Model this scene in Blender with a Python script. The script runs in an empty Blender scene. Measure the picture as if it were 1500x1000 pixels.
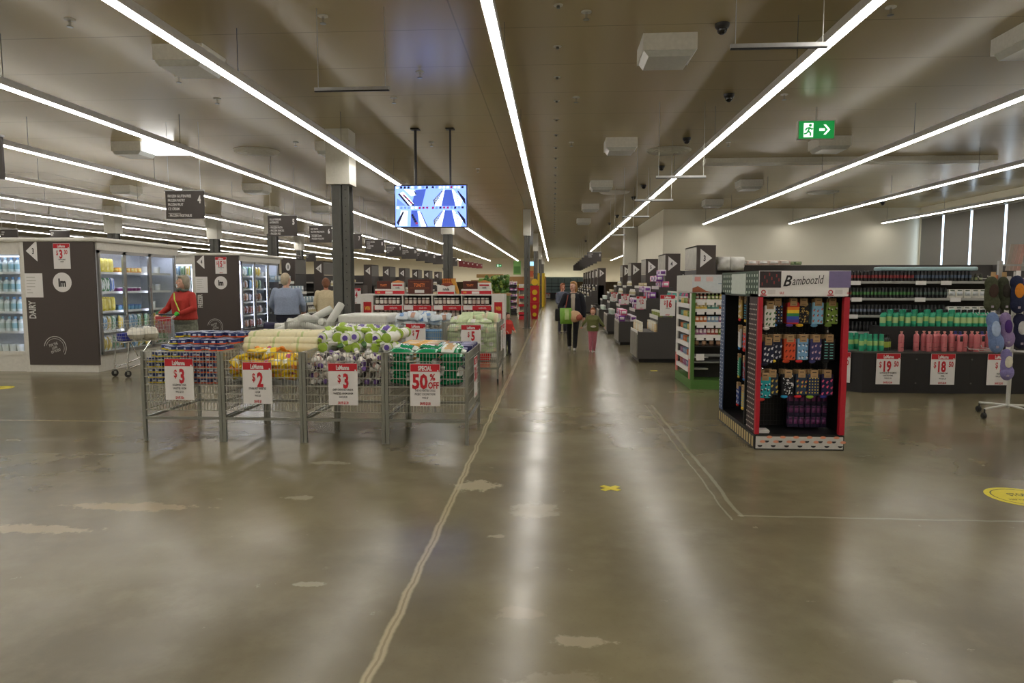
import bpy, bmesh, math, random
from mathutils import Vector, Matrix
R = random.Random(7)
SC = bpy.context.scene
COL = SC.collection
PI = math.pi

# ------------------------------------------------------------------ camera
F = 1000.0
_d = Vector(((811-750)/F, -(415-500)/F, -1)).normalized()
_u = Vector((0, -_d.z, _d.y)).normalized()
_r = _d.cross(_u)
MW = Matrix((_r, _d, _u))                      # rows: world axes in camera coordinates
EYE = Vector((0, 0, 1.6))
cam = bpy.data.cameras.new('camera'); cam.sensor_width = 36; cam.lens = F/1500*36; cam.clip_end = 300
co = bpy.data.objects.new('camera', cam); COL.objects.link(co)
co.matrix_world = Matrix.Translation(EYE) @ MW.to_4x4()
SC.camera = co
def ray(px, py): return MW @ Vector(((px-750)/F, -(py-500)/F, -1))
def G(px, py, z=0.0): v = ray(px, py); return EYE + v*((z-1.6)/v.z)      # photo point on a level plane
def D(px, py, Y): v = ray(px, py); return EYE + v*(Y/v.y)                # on an upright plane facing the camera
def DX(px, py, X): v = ray(px, py); return EYE + v*(X/v.x)               # on an upright plane along the aisle

# ------------------------------------------------------------------ world, exposure
w = bpy.data.worlds.new('world'); SC.world = w; w.use_nodes = True
w.node_tree.nodes['Background'].inputs[0].default_value = (0.72, 0.84, 1, 1)
w.node_tree.nodes['Background'].inputs[1].default_value = 4.0
SC.view_settings.view_transform = 'Standard'; SC.view_settings.look = 'None'
SC.view_settings.gamma = 1; SC.view_settings.use_curve_mapping = False
SC.view_settings.exposure = 0.18
SC.cycles.max_bounces = 7; SC.cycles.diffuse_bounces = 4; SC.cycles.glossy_bounces = 4
SC.cycles.transparent_max_bounces = 16; SC.cycles.caustics_reflective = False; SC.cycles.caustics_refractive = False
SC.cycles.sample_clamp_indirect = 4
SC.cycles.use_denoising = True
LIGHT_L = 22.0                                  # strength of the linear lamps

# ------------------------------------------------------------------ materials
MATS = {}
def lin(c): return tuple(((v/255)/12.92 if v/255 <= .04045 else ((v/255+.055)/1.055)**2.4) for v in c)
def mat(key, rgb=None, rough=.6, metal=0.0, emit=0.0, var=.12, scale=25, spec=.5, bump=0.0):
    if key in MATS: return MATS[key]
    m = bpy.data.materials.new(key); m.use_nodes = True; MATS[key] = m
    nt = m.node_tree; b = nt.nodes['Principled BSDF']
    c = (*lin(rgb), 1)
    b.inputs['Roughness'].default_value = rough; b.inputs['Metallic'].default_value = metal
    b.inputs['Specular IOR Level'].default_value = spec
    if emit:
        b.inputs['Base Color'].default_value = c
        b.inputs['Emission Color'].default_value = c; b.inputs['Emission Strength'].default_value = emit
    else:
        tc = nt.nodes.new('ShaderNodeTexCoord'); n = nt.nodes.new('ShaderNodeTexNoise'); n.inputs['Scale'].default_value = scale
        n.inputs['Detail'].default_value = 2
        mx = nt.nodes.new('ShaderNodeMix'); mx.data_type = 'RGBA'
        mx.inputs[6].default_value = (*[v*(1-var) for v in c[:3]], 1); mx.inputs[7].default_value = (*[min(1, v*(1+var)) for v in c[:3]], 1)
        nt.links.new(tc.outputs['Object'], n.inputs['Vector']); nt.links.new(n.outputs['Fac'], mx.inputs[0])
        nt.links.new(mx.outputs[2], b.inputs['Base Color'])
        if bump:
            bp = nt.nodes.new('ShaderNodeBump'); bp.inputs['Strength'].default_value = bump; bp.inputs['Distance'].default_value = .01
            nt.links.new(n.outputs['Fac'], bp.inputs['Height']); nt.links.new(bp.outputs[0], b.inputs['Normal'])
    return m
def C(r, g, b_, rough=.55, **k):                # a colour as a material
    return mat('c_%d_%d_%d_%d' % (r, g, b_, int(rough*100)), (r, g, b_), rough, **k)
white = mat('white_plastic', (225, 224, 218), .4); offw = mat('offwhite_enamel', (205, 203, 192), .45)
paper = mat('paper', (228, 226, 224), .7, var=.03); red = mat('red_print', (190, 28, 42), .6, var=.05)
black = mat('black_plastic', (14, 14, 15), .45); ink = mat('ink', (40, 38, 38), .7)
dgrey = mat('dark_grey_laminate', (68, 65, 63), .6, var=.2, scale=60)
dpanel = mat('charcoal_panel', (74, 66, 62), .7, var=.2, scale=70)
steelp = mat('painted_grey_steel', (84, 84, 80), .45)
galv = mat('galvanised_steel', (150, 152, 145), .38, .75, scale=40)
wirem = mat('bright_wire', (190, 190, 182), .35, .7)
chrome = mat('chrome', (205, 205, 205), .18, 1.0)
alu = mat('brushed_aluminium', (160, 160, 158), .32, .85)
rubber = mat('rubber', (30, 30, 30), .7)
wallm = mat('cream_wall_paint', (226, 221, 203), .75, var=.03, scale=2)
lamp = mat('lamp_diffuser', (255, 249, 240), .5, emit=LIGHT_L)
coolamp = mat('cabinet_lamp', (226, 230, 255), .5, emit=8.5)
kraft = mat('kraft_card', (170, 140, 100), .8)

def glassmat():
    m = bpy.data.materials.new('clear_glass'); m.use_nodes = True; nt = m.node_tree; nt.nodes.clear()
    o = nt.nodes.new('ShaderNodeOutputMaterial'); mx = nt.nodes.new('ShaderNodeMixShader')
    t = nt.nodes.new('ShaderNodeBsdfTransparent'); g = nt.nodes.new('ShaderNodeBsdfGlossy'); fr = nt.nodes.new('ShaderNodeLayerWeight'); pw = nt.nodes.new('ShaderNodeMath'); pw.operation = 'POWER'; pw.inputs[1].default_value = 3.5; pw2 = nt.nodes.new('ShaderNodeMath'); pw2.operation = 'MULTIPLY_ADD'; pw2.inputs[1].default_value = .5; pw2.inputs[2].default_value = .03; nt.links.new(fr.outputs['Facing'], pw.inputs[0]); nt.links.new(pw.outputs[0], pw2.inputs[0])
    t.inputs[0].default_value = (.93, .96, .96, 1); g.inputs['Roughness'].default_value = .05; 
    nt.links.new(pw2.outputs[0], mx.inputs[0]); nt.links.new(t.outputs[0], mx.inputs[1]); nt.links.new(g.outputs[0], mx.inputs[2])
    nt.links.new(mx.outputs[0], o.inputs[0]); return m
glass = glassmat()

def N(nt, t, **kw):
    n = nt.nodes.new('ShaderNode'+t)
    for k, v in kw.items():
        if hasattr(n, k): setattr(n, k, v)
    return n
def mth(nt, op, a, b_=None, c=None):
    n = nt.nodes.new('ShaderNodeMath'); n.operation = op
    for i, v in enumerate((a, b_, c)):
        if v is None: continue
        if isinstance(v, (int, float)): n.inputs[i].default_value = v
        else: nt.links.new(v, n.inputs[i])
    return n.outputs[0]
def mixc(nt, f, a, b_):
    n = nt.nodes.new('ShaderNodeMix'); n.data_type = 'RGBA'
    if isinstance(f, (int, float)): n.inputs[0].default_value = f
    else: nt.links.new(f, n.inputs[0])
    for i, v in ((6, a), (7, b_)):
        if isinstance(v, tuple): n.inputs[i].default_value = (*v, 1)
        else: nt.links.new(v, n.inputs[i])
    return n.outputs[2]
def ramp(nt, v, a, b_):                          # 0 below a, 1 above b
    n = nt.nodes.new('ShaderNodeMapRange'); n.interpolation_type = 'SMOOTHSTEP'
    nt.links.new(v, n.inputs[0]); n.inputs[1].default_value = a; n.inputs[2].default_value = b_
    return n.outputs[0]
def noise(nt, vec, scale, detail=4, rough=.55, dist=0.0):
    n = nt.nodes.new('ShaderNodeTexNoise'); n.inputs['Scale'].default_value = scale; n.inputs['Detail'].default_value = detail
    n.inputs['Roughness'].default_value = rough; n.inputs['Distortion'].default_value = dist
    nt.links.new(vec, n.inputs['Vector']); return n.outputs['Fac']

def floor_mat():
    m = bpy.data.materials.new('polished_concrete'); m.use_nodes = True; nt = m.node_tree; b = nt.nodes['Principled BSDF']
    tc = N(nt, 'TexCoord'); p = tc.outputs['Object']; s = N(nt, 'SeparateXYZ'); nt.links.new(p, s.inputs[0]); x, y = s.outputs[0], s.outputs[1]
    n1 = noise(nt, p, .55, 5, .55); n2 = noise(nt, p, 2.0, 5, .6); n3 = noise(nt, p, 45, 3, .6); wob = noise(nt, p, 2.6, 5, .6)
    col = mixc(nt, ramp(nt, n1, .3, .7), lin((94, 86, 64)), lin((124, 116, 89)))
    col = mixc(nt, mth(nt, 'MULTIPLY', ramp(nt, n2, .42, .78), .4), col, lin((138, 130, 102)))
    col = mixc(nt, mth(nt, 'MULTIPLY', ramp(nt, n3, .55, .8), .25), col, lin((86, 78, 62)))
    n4 = noise(nt, p, 4.2, 6, .7); col = mixc(nt, mth(nt, 'MULTIPLY', ramp(nt, n4, .66, .71), .55), col, lin((162, 154, 126)))
    wx = mth(nt, 'MULTIPLY', mth(nt, 'SUBTRACT', wob, .5), .06)
    tan = lin((176, 164, 132))
    def seg(col, coord, at, other, lo, hi, wid, amt, c):
        d = mth(nt, 'ABSOLUTE', mth(nt, 'SUBTRACT', mth(nt, 'ADD', coord, wx), at))
        f = mth(nt, 'SUBTRACT', 1.0, ramp(nt, d, wid*.45, wid))
        g = mth(nt, 'MULTIPLY', mth(nt, 'GREATER_THAN', other, lo), mth(nt, 'LESS_THAN', other, hi))
        return mixc(nt, mth(nt, 'MULTIPLY', mth(nt, 'MULTIPLY', f, g), amt), col, c)
    col = seg(col, x, -.745, y, -5, 60, .032, .85, tan)
    col = seg(col, x, -.745, y, -5, 60, .008, .5, lin((110, 96, 70)))
    col = seg(col, x, 1.30, y, 4.67, 9, .020, .42, lin((168, 164, 140)))
    col = seg(col, x, 1.215, y, 4.6, 9, .009, .4, lin((168, 164, 140)))
    col = seg(col, y, 4.69, x, 1.28, 4.2, .016, .42, lin((168, 164, 140)))
    col = seg(col, y, 7.55, x, -12, -4.3, .02, .5, tan)
    # paint and patch marks at their own places on the slab
    for (bx, by, rx, ry, c, a) in ((-.60, 5.28, .17, .16, (176, 166, 138), .75), (-.12, 4.72, .18, .17, (150, 142, 118), .7), (.14, 2.95, .16, .05, (168, 158, 132), .6),
                                   (-3.0, 4.62, .5, .09, (160, 144, 112), .75), (-3.5, 4.15, .55, .08, (160, 144, 112), .7), (-1.3, 3.45, .10, .03, (170, 164, 140), .5), (-.35, 4.2, .07, .035, (170, 160, 136), .6),
                                   (-.15, 3.2, .15, .06, (146, 132, 104), .5), (0.05, 2.62, .2, .09, (140, 130, 106), .6), (1.42, 2.7, .05, .05, (176, 168, 146), .5), (-1.9, 4.9, .12, .05, (168, 160, 136), .5), (-2.0, 5.9, .2, .06, (168, 160, 136), .5)):
        dx = mth(nt, 'DIVIDE', mth(nt, 'SUBTRACT', x, bx), rx); dy = mth(nt, 'DIVIDE', mth(nt, 'SUBTRACT', y, by), ry)
        d = mth(nt, 'SQRT', mth(nt, 'ADD', mth(nt, 'MULTIPLY', dx, dx), mth(nt, 'MULTIPLY', dy, dy)))
        d = mth(nt, 'ADD', d, mth(nt, 'MULTIPLY', mth(nt, 'SUBTRACT', noise(nt, p, 9, 5, .7), .5), 2.4))
        col = mixc(nt, mth(nt, 'MULTIPLY', mth(nt, 'SUBTRACT', 1.0, ramp(nt, d, .75, 1.05)), a), col, lin(c))
    nt.links.new(col, b.inputs['Base Color'])
    sm = N(nt, 'Mapping'); nt.links.new(p, sm.inputs[0]); sm.inputs['Scale'].default_value = (1.0, 2.6, 1)
    sw = noise(nt, sm.outputs[0], 1.0, 3, .45)
    rg = N(nt, 'MapRange'); nt.links.new(sw, rg.inputs[0]); rg.inputs[1].default_value = .3; rg.inputs[2].default_value = .7; rg.inputs[3].default_value = .2; rg.inputs[4].default_value = .268
    nt.links.new(rg.outputs[0], b.inputs['Roughness']); b.inputs['Specular IOR Level'].default_value = .42
    bp = N(nt, 'Bump'); bp.inputs['Strength'].default_value = .3; bp.inputs['Distance'].default_value = .012
    nt.links.new(sw, bp.inputs['Height']); nt.links.new(bp.outputs[0], b.inputs['Normal'])
    return m
def ceil_mat():
    m = bpy.data.materials.new('coolroom_ceiling_panel'); m.use_nodes = True; nt = m.node_tree; b = nt.nodes['Principled BSDF']
    tc = N(nt, 'TexCoord'); p = tc.outputs['Object']; s = N(nt, 'SeparateXYZ'); nt.links.new(p, s.inputs[0]); x, y = s.outputs[0], s.outputs[1]
    fy = mth(nt, 'FRACT', mth(nt, 'DIVIDE', y, 1.2)); ly = mth(nt, 'LESS_THAN', fy, .012)
    fx = mth(nt, 'FRACT', mth(nt, 'DIVIDE', mth(nt, 'ADD', x, 1.0), 11.0)); lx = mth(nt, 'LESS_THAN', fx, .0015)
    ln = mth(nt, 'MAXIMUM', ly, lx)
    col = mixc(nt, mth(nt, 'MULTIPLY', ln, .5), lin((168, 153, 115)), lin((100, 92, 70)))
    nt.links.new(col, b.inputs['Base Color'])
    b.inputs['Roughness'].default_value = .25; b.inputs['Specular IOR Level'].default_value = .6
    mp = N(nt, 'Mapping'); nt.links.new(p, mp.inputs[0]); mp.inputs['Scale'].default_value = (1, .08, 1)
    n = noise(nt, mp.outputs[0], 10, 2); n2 = noise(nt, p, .5, 2)
    h = mth(nt, 'ADD', mth(nt, 'MULTIPLY', n, .5), mth(nt, 'ADD', mth(nt, 'MULTIPLY', n2, 1.5), mth(nt, 'MULTIPLY', ln, -1.0)))
    bp = N(nt, 'Bump'); bp.inputs['Strength'].default_value = .12; bp.inputs['Distance'].default_value = .01
    nt.links.new(h, bp.inputs['Height']); nt.links.new(bp.outputs[0], b.inputs['Normal'])
    return m
M_floor, M_ceil = floor_mat(), ceil_mat()

# ------------------------------------------------------------------ mesh builder
_tc = {}
def text_geo(s, bold, shear=0):
    k = (s, bold, shear)
    if k not in _tc:
        cu = bpy.data.curves.new('t', 'FONT'); cu.body = s; cu.size = 1; cu.offset = bold; cu.resolution_u = 2; cu.shear = shear; cu.align_x = 'LEFT'
        ob = bpy.data.objects.new('t', cu); COL.objects.link(ob)
        me = bpy.data.meshes.new_from_object(ob.evaluated_get(bpy.context.evaluated_depsgraph_get()))
        vs = [v.co.copy() for v in me.vertices]; fs = [tuple(p.vertices) for p in me.polygons]
        bpy.data.objects.remove(ob); bpy.data.curves.remove(cu); bpy.data.meshes.remove(me)
        xs = [v.x for v in vs] or [0]; ys = [v.y for v in vs] or [0]
        _tc[k] = (vs, fs, min(xs), max(xs), min(ys), max(ys))
    return _tc[k]
class MB:
    def __init__(s): s.v = []; s.f = []; s.m = []; s.mats = []
    def mi(s, m):
        if m not in s.mats: s.mats.append(m)
        return s.mats.index(m)
    def add(s, vs, fs, m, T=None):
        o = len(s.v); i = s.mi(m)
        for v in vs: s.v.append((T @ Vector(v)) if T else Vector(v))
        for f in fs: s.f.append(tuple(a+o for a in f)); s.m.append(i)
        return s
    def box(s, x0, x1, y0, y1, z0, z1, m, T=None):
        return s.add([(x, y, z) for z in (z0, z1) for y in (y0, y1) for x in (x0, x1)],
                     [(0, 2, 3, 1), (4, 5, 7, 6), (0, 1, 5, 4), (2, 6, 7, 3), (0, 4, 6, 2), (1, 3, 7, 5)], m, T)
    def cbox(s, cx, cy, cz, a, b_, c, m, T=None): return s.box(cx-a/2, cx+a/2, cy-b_/2, cy+b_/2, cz-c/2, cz+c/2, m, T)
    def rbox(s, x0, x1, y0, y1, z0, z1, r, m, T=None):       # box with bevelled edges
        bm = bmesh.new(); bmesh.ops.create_cube(bm, size=1)
        for v in bm.verts: v.co = Vector(((x0+x1)/2+v.co.x*(x1-x0), (y0+y1)/2+v.co.y*(y1-y0), (z0+z1)/2+v.co.z*(z1-z0)))
        bmesh.ops.bevel(bm, geom=bm.edges[:], offset=r, segments=2, affect='EDGES', profile=.5)
        bm.verts.ensure_lookup_table(); bm.verts.index_update()
        s.add([v.co.copy() for v in bm.verts], [tuple(v.index for v in f.verts) for f in bm.faces], m, T); bm.free(); return s
    def prism(s, poly, a0, a1, axis, m, T=None):              # poly in the other two axes
        def mk(p, a): return {'x': (a, p[0], p[1]), 'y': (p[0], a, p[1]), 'z': (p[0], p[1], a)}[axis]
        n = len(poly); vs = [mk(p, a0) for p in poly]+[mk(p, a1) for p in poly]
        fs = [tuple(range(n)), tuple(range(2*n-1, n-1, -1))]+[(i, i+n, (i+1) % n+n, (i+1) % n) for i in range(n)]
        return s.add(vs, fs, m, T)
    def tube(s, pts, r, m, n=6, T=None, r1=None):
        pts = [Vector(p) for p in pts]; vs = []; fs = []
        for i, p in enumerate(pts):
            d = (pts[min(i+1, len(pts)-1)]-pts[max(i-1, 0)]).normalized()
            a = d.orthogonal().normalized() if abs(d.z) > .9 or i == 0 and abs(d.z) > .9 else d.cross(Vector((0, 0, 1))).normalized()
            b_ = d.cross(a); rr = r if r1 is None else r+(r1-r)*i/(len(pts)-1)
            for k in range(n): vs.append(p+a*(math.cos(2*PI*k/n)*rr)+b_*(math.sin(2*PI*k/n)*rr))
        for i in range(len(pts)-1):
            for k in range(n): fs.append((i*n+k, i*n+(k+1) % n, (i+1)*n+(k+1) % n, (i+1)*n+k))
        fs += [tuple(range(n-1, -1, -1)), tuple(range((len(pts)-1)*n, len(pts)*n))]
        return s.add(vs, fs, m, T)
    def lathe(s, prof, m, n=12, T=None, sx=1, sy=1):          # prof [(r,z)] bottom to top; m may be a list per band
        vs = []; 
        for r, z in prof:
            for k in range(n): vs.append((math.cos(2*PI*k/n)*r*sx, math.sin(2*PI*k/n)*r*sy, z))
        for i in range(len(prof)-1):
            mm = m[i] if isinstance(m, (list, tuple)) else m
            o = vs[i*n:(i+2)*n]
            s.add(o, [(k, (k+1) % n, n+(k+1) % n, n+k) for k in range(n)], mm, T)
        m0 = m[0] if isinstance(m, (list, tuple)) else m; m1 = m[-1] if isinstance(m, (list, tuple)) else m
        s.add(vs[:n], [tuple(range(n-1, -1, -1))], m0, T); s.add(vs[-n:], [tuple(range(n))], m1, T)
        return s
    def ball(s, c, rx, ry, rz, m, n=10, T=None):
        c = Vector(c); k = max(5, n//2+1)
        prof = [(max(.02, math.sin(PI*i/k)), -math.cos(PI*i/k)) for i in range(k+1)]
        S = Matrix.Translation(c) @ Matrix.Diagonal((rx, ry, rz, 1)); 
        return s.lathe(prof, m, n, (T @ S) if T else S)
    def cap(s, a, b_, r0, r1, m, n=10):                       # tapered limb with round ends
        a, b_ = Vector(a), Vector(b_); s.tube([a, b_], r0, m, n, r1=r1); s.ball(a, r0, r0, r0, m, n); s.ball(b_, r1, r1, r1, m, n); return s
    def disc(s, cx, cz, r, y, m, n=20, T=None, sx=1): return s.add([(cx+math.cos(2*PI*k/n)*r*sx, y, cz+math.sin(2*PI*k/n)*r) for k in range(n)], [tuple(range(n))], m, T)
    def ring(s, cx, cz, r0, r1, y, m, n=28, T=None, a0=0, a1=2*PI):
        vs = []
        for k in range(n+1):
            a = a0+(a1-a0)*k/n; vs += [(cx+math.cos(a)*r0, y, cz+math.sin(a)*r0), (cx+math.cos(a)*r1, y, cz+math.sin(a)*r1)]
        return s.add(vs, [(2*k, 2*k+1, 2*k+3, 2*k+2) for k in range(n)], m, T)
    def text(s, t, x, z, h, m, y=0, w=None, align='C', bold=.02, T=None, sx=.62, rot=0, shear=0):   # upright, facing -Y
        vs, fs, a, b_, c, d = text_geo(t, bold, shear)
        if not vs: return s
        k = h/.73; kx = k*sx
        if w and (b_-a)*kx > w: kx = w/(b_-a)
        ox = {'C': -(a+b_)/2, 'L': -a, 'R': -b_}[align]
        out = []
        for v in vs:
            X, Z = (v.x+ox)*kx, v.y*k
            if rot: X, Z = X*math.cos(rot)-Z*math.sin(rot), X*math.sin(rot)+Z*math.cos(rot)
            out.append((x+X, y, z+Z))
        return s.add(out, fs, m, T)
    def mesh(s, name, smooth=False):
        me = bpy.data.meshes.new(name); me.from_pydata([tuple(v) for v in s.v], [], s.f)
        for m in s.mats: me.materials.append(m)
        me.polygons.foreach_set('material_index', s.m)
        if smooth: me.polygons.foreach_set('use_smooth', [True]*len(s.f))
        me.update(); return me
    def build(s, name, parent=None, smooth=False, loc=(0, 0, 0), rz=0):
        return put(s.mesh(name, smooth), name, loc, rz, parent)
def put(me, name, loc=(0, 0, 0), rz=0, parent=None, rot=None, scale=None):
    o = bpy.data.objects.new(name, me); COL.objects.link(o); o.location = loc
    o.rotation_euler = rot if rot else (0, 0, rz)
    if scale: o.scale = scale
    if parent: o.parent = parent
    return o
def tag(o, label, cat, group=None, kind=None):
    o['label'] = label; o['category'] = cat
    if group: o['group'] = group
    if kind: o['kind'] = kind
    return o
def thing(name, label, cat, loc=(0, 0, 0), rz=0, group=None): return tag(put(None, name, loc, rz), label, cat, group)
def struct(o): o['kind'] = 'structure'; return o
def copy_tree(o, parent=None):
    c = o.copy(); COL.objects.link(c); c.parent = parent
    for ch in list(o.children): copy_tree(ch, c)
    return c
def ordn(i): return ('first', 'second', 'third', 'fourth', 'fifth', 'sixth', 'seventh', 'eighth', 'ninth', 'tenth', 'eleventh', 'twelfth', 'thirteenth', 'fourteenth', 'fifteenth', 'sixteenth')[i]
Z0, HC = 0.0, 4.2

# ------------------------------------------------------------------ the shell
XL, XR, YB, YF = -34, 12.6, 71.7, -8
struct(MB().box(XL, 12.8, YF, YB, -.2, 0, M_floor).build('floor'))
ce = struct(MB().box(XL, 12.8, YF, YB, HC, HC+.2, M_ceil).build('ceiling'))
bolt = MB().lathe([(.045, -.006), (.045, 0)], offw, 10).lathe([(.016, -.03), (.016, -.006)], steelp, 8).mesh('bolt')
for i in range(30): put(bolt, 'bolt', (.03, 3.3+1.12*i, HC), 0, ce)
struct(MB().box(XL, 12.8, YB, YB+.2, 0, HC, wallm).build('wall_back'))
struct(MB().box(XL-.2, XL, YF, YB, 0, HC, wallm).build('wall_left'))
struct(MB().box(XL, 12.8, YF-.2, YF, 0, HC, wallm).build('wall_front'))
struct(MB().box(12.6, 12.8, 32.4, YB, 0, HC, wallm).build('wall_far_right'))
struct(MB().box(3.85, 12.8, 24.6, 32.4, 0, HC, wallm).build('wall_store_room'))
struct(MB().box(3.25, 3.83, 32.0, 32.6, 0, HC, offw).build('pillar_1'))
# right wall with tall windows behind grey roller blinds
wr = MB(); wy = [7, 24.5]
wr.box(XR, XR+.2, YF, wy[0], 0, HC, wallm).box(XR, XR+.2, wy[1], 24.6, 0, HC, wallm).box(XR, XR+.2, wy[0], wy[1], 3.85, HC, wallm).box(XR, XR+.2, wy[0], wy[1], 0, 1.2, wallm)
struct(wr.build('wall_right'))
blindm = mat('grey_blind_fabric', (128, 126, 122), .85, var=.05)
gaps = [DX(px, 360, XR-.05).y for px in (1471, 1421, 1380)]
gaps = [gaps[0]-2*(gaps[1]-gaps[0])*.8, gaps[0]-(gaps[1]-gaps[0])*.85]+gaps
edges = [wy[0]]+gaps+[wy[1]-.03]
for i in range(len(edges)-1):
    a, b_ = edges[i]+.06, edges[i+1]-.06
    wf = struct(MB().box(XR+.08, XR+.12, edges[i], edges[i]+.04, 1.2, 3.85, alu).box(XR+.08, XR+.12, a-.06, b_+.06, 1.2, 1.24, alu).box(XR+.08, XR+.12, a-.06, b_+.06, 3.81, 3.85, alu).build('window_%d' % (i+1)))
    MB().box(XR+.095, XR+.10, edges[i]+.04, b_+.06, 1.24, 3.81, glass).build('pane', wf)
    bl = thing('roller_blind', 'grey roller blind lowered over tall window, %s from the back corner' % ordn(len(edges)-2-i), 'blind', (XR-.05, (a+b_)/2, 1.2), 0, 'window blinds')
    MB().box(-.003, .003, -(b_-a)/2, (b_-a)/2, .02, 2.6, blindm).build('fabric', bl); MB().tube([(0, -(b_-a)/2, 2.62), (0, (b_-a)/2, 2.62)], .03, alu, 8).build('roller_tube', bl)

# ------------------------------------------------------------------ linear lamps
LX = [(-.5, 62, 'central strip light above the main aisle'), (2.35, 44, 'long strip light right of the aisle centre'), (-3.23, 62, 'long strip light passing left of the hanging screen'),
      (-5.75, 62, 'strip light reaching the left picture edge highest'), (-8.2, 60, 'second strip light on the left edge, counted downward'), (-10.7, 58, 'third strip light on the left edge, counted downward'),
      (-13.2, 58, 'fourth strip light on the left edge, counted downward'), (-15.7, 58, 'fifth strip light on the left edge, counted downward'), (-18.3, 56, 'sixth strip light far over the cooler aisles'),
      (-20.9, 56, 'seventh strip light far over the cooler aisles'), (-24, 50, 'low distant strip light farthest left'), (5.18, 24.3, 'strip light ending at the right rear wall, nearest the aisle'),
      (8.1, 24.3, 'middle strip light of the three over the right bay'), (11.2, 24.3, 'strip light over the right bay nearest the windows'), (5.1, 62, 'short distant strip light behind the white pillar')]
lampgrey = mat('lamp_housing_grey', (222, 222, 226), .4)
cable = MB().tube([(0, 0, 0), (0, 0, .46)], .004, steelp, 4).mesh('suspension_cable')
for X, ye, lab in LX:
    y0 = 33 if 'pillar' in lab else -7
    t = thing('strip_light', lab, 'light', (X, y0, 3.64), 0, 'suspended linear lamps')
    L = ye-y0
    MB().box(-.045, .045, 0, L, .012, .09, lampgrey).build('housing', t); MB().box(-.035, .035, .01, L-.01, -.004, .012, lamp).build('diffuser', t)
    k = .4
    while k < L: put(cable, 'suspension_cable', (0, k, .085), 0, t); k += 3.4

# ------------------------------------------------------------------ columns
def column(x, y, lab):
    c = thing('steel_column', lab, 'column', (x, y, 0), 0, 'structural steel columns')
    if x > -2: c.scale = (.66, .66, 1)
    MB().rbox(-.15, .03, -.13, .13, .02, 3.3, .03, steelp).build('box_post', c)
    ib = MB().box(.05, .16, -.13, -.115, .02, 3.3, steelp).box(.05, .16, .115, .13, .02, 3.3, steelp).box(.10, .112, -.115, .115, .02, 3.3, steelp)
    for k in range(22): ib.lathe([(.010, 0), (.010, .012)], black, 6, Matrix.Translation((.105, -.132, .25+k*.14)) @ Matrix.Rotation(PI/2, 4, 'X'))
    ib.build('flange_post', c)
    MB().box(-.17, .04, -.15, .15, 2.10, 2.14, steelp).box(-.16, .035, -.14, .14, 2.04, 2.10, steelp).build('collar', c)
    MB().box(-.2, .2, -.2, .2, 3.28, HC-.002, offw).build('capping_box', c)
    MB().box(-.22, .22, -.22, .22, 0, .02, steelp).build('base_plate', c)
    return c
for i, (x, y) in enumerate([(-3.66, 11.75), (-3.66, 23.6), (-.95, 24.4), (-.95, 36), (-.95, 48), (-9.6, 23), (-14.9, 22.5), (-12.9, 25.5), (-13.0, 34.5), (-.95, 60)]):
    column(x, y, ['large grey steel column behind the wire bins', 'grey steel column under the hanging screen', 'first slim grey column left of the aisle floor', 'second slim grey column left of the aisle', 'third slim grey column left of the aisle',
                  'dark column behind the freezer block', 'dark column above the dairy cooler', 'dark column between dairy and freezer blocks', 'small distant column beyond the freezer block', 'farthest column near the back wall'][i])

# ------------------------------------------------------------------ ceiling fittings
def ac(x, y, i):
    t = thing('ceiling_cassette', 'white boxed ceiling air unit, ' + i, 'air unit', (x, y, HC), 0, 'white boxed air units')
    MB().box(-.28, .28, -.27, .27, -.17, -.001, white).build('casing', t)
    MB().prism([(-.27, -.17), (.27, -.17), (.22, -.235), (-.22, -.235)], -.25, .22, 'y', mat('clear_tray', (200, 202, 198), .25)).build('drip_tray', t)
for x, yy, nm, st in ((1.2, (7.7, 12.8, 17.9, 23, 28), 'right of the central strip', 0), (-4.1, (7.7, 12.8, 17.9, 23), 'left of the central strip', 0), (-7.85, (12.6, 17.9, 23), 'over the left coolers', 0), (4.95, (7.6, 12.9, 18, 22), 'over the right bay', 0), (-11.5, (12.6, 18), 'far left', 0)):
    for k, y in enumerate(yy): ac(x, y, '%s nearest in the row %s' % (ordn(k), nm))
lp = MB().rbox(-.32, .32, -.25, .25, -.16, -.001, .01, white).build('light_panel', loc=(-7.25, 12.6, HC)); tag(lp, 'bright lit white ceiling box reflected on the ceiling, upper left', 'light')
MB().box(-.3, .3, -.262, -.252, -.155, -.005, mat('panel_lamp', (255, 255, 255), .5, emit=3)).box(-.31, .31, -.24, .24, -.172, -.162, MATS['panel_lamp']).build('lamp_face', lp)
dif = MB()
for k in range(5): dif.lathe([(.42-k*.08, -.01-.012*k), (.40-k*.08, -.03-.01*k)], offw, 32)
dif.lathe([(.43, -.008), (.43, 0)], offw, 32); dif = dif.mesh('air_diffuser')
for px, py, l in ((1345, 233, 'round slotted ceiling diffuser over the right bay'), (980, 220, 'round slotted ceiling diffuser right of the aisle strip'), (376, 221, 'round slotted ceiling diffuser left, above the aisle signs'), (1205, 281, 'smaller looking round diffuser far over the right bay'), (900, 281, 'round diffuser farther along the right aisle strip')):
    tag(put(dif, 'air_diffuser', G(px, py, HC)), l, 'vent')
dome = MB().lathe([(.055, -.05), (.07, -.03), (.075, 0)], black, 16).ball((0, 0, -.055), .052, .052, .05, mat('dark_dome', (20, 20, 22), .1), 14).mesh('dome_camera', True)
for k, (px, py) in enumerate(((1058, 35), (1068, 138), (1006, 202), (969, 243), (943, 271), (928, 288), (904, 315), (893, 326), (1293, 296), (858, 352))):
    tag(put(dome, 'dome_camera', G(px, py, HC)), 'black dome camera on the ceiling, %s nearest' % ordn(k), 'camera', 'dome cameras')
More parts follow.
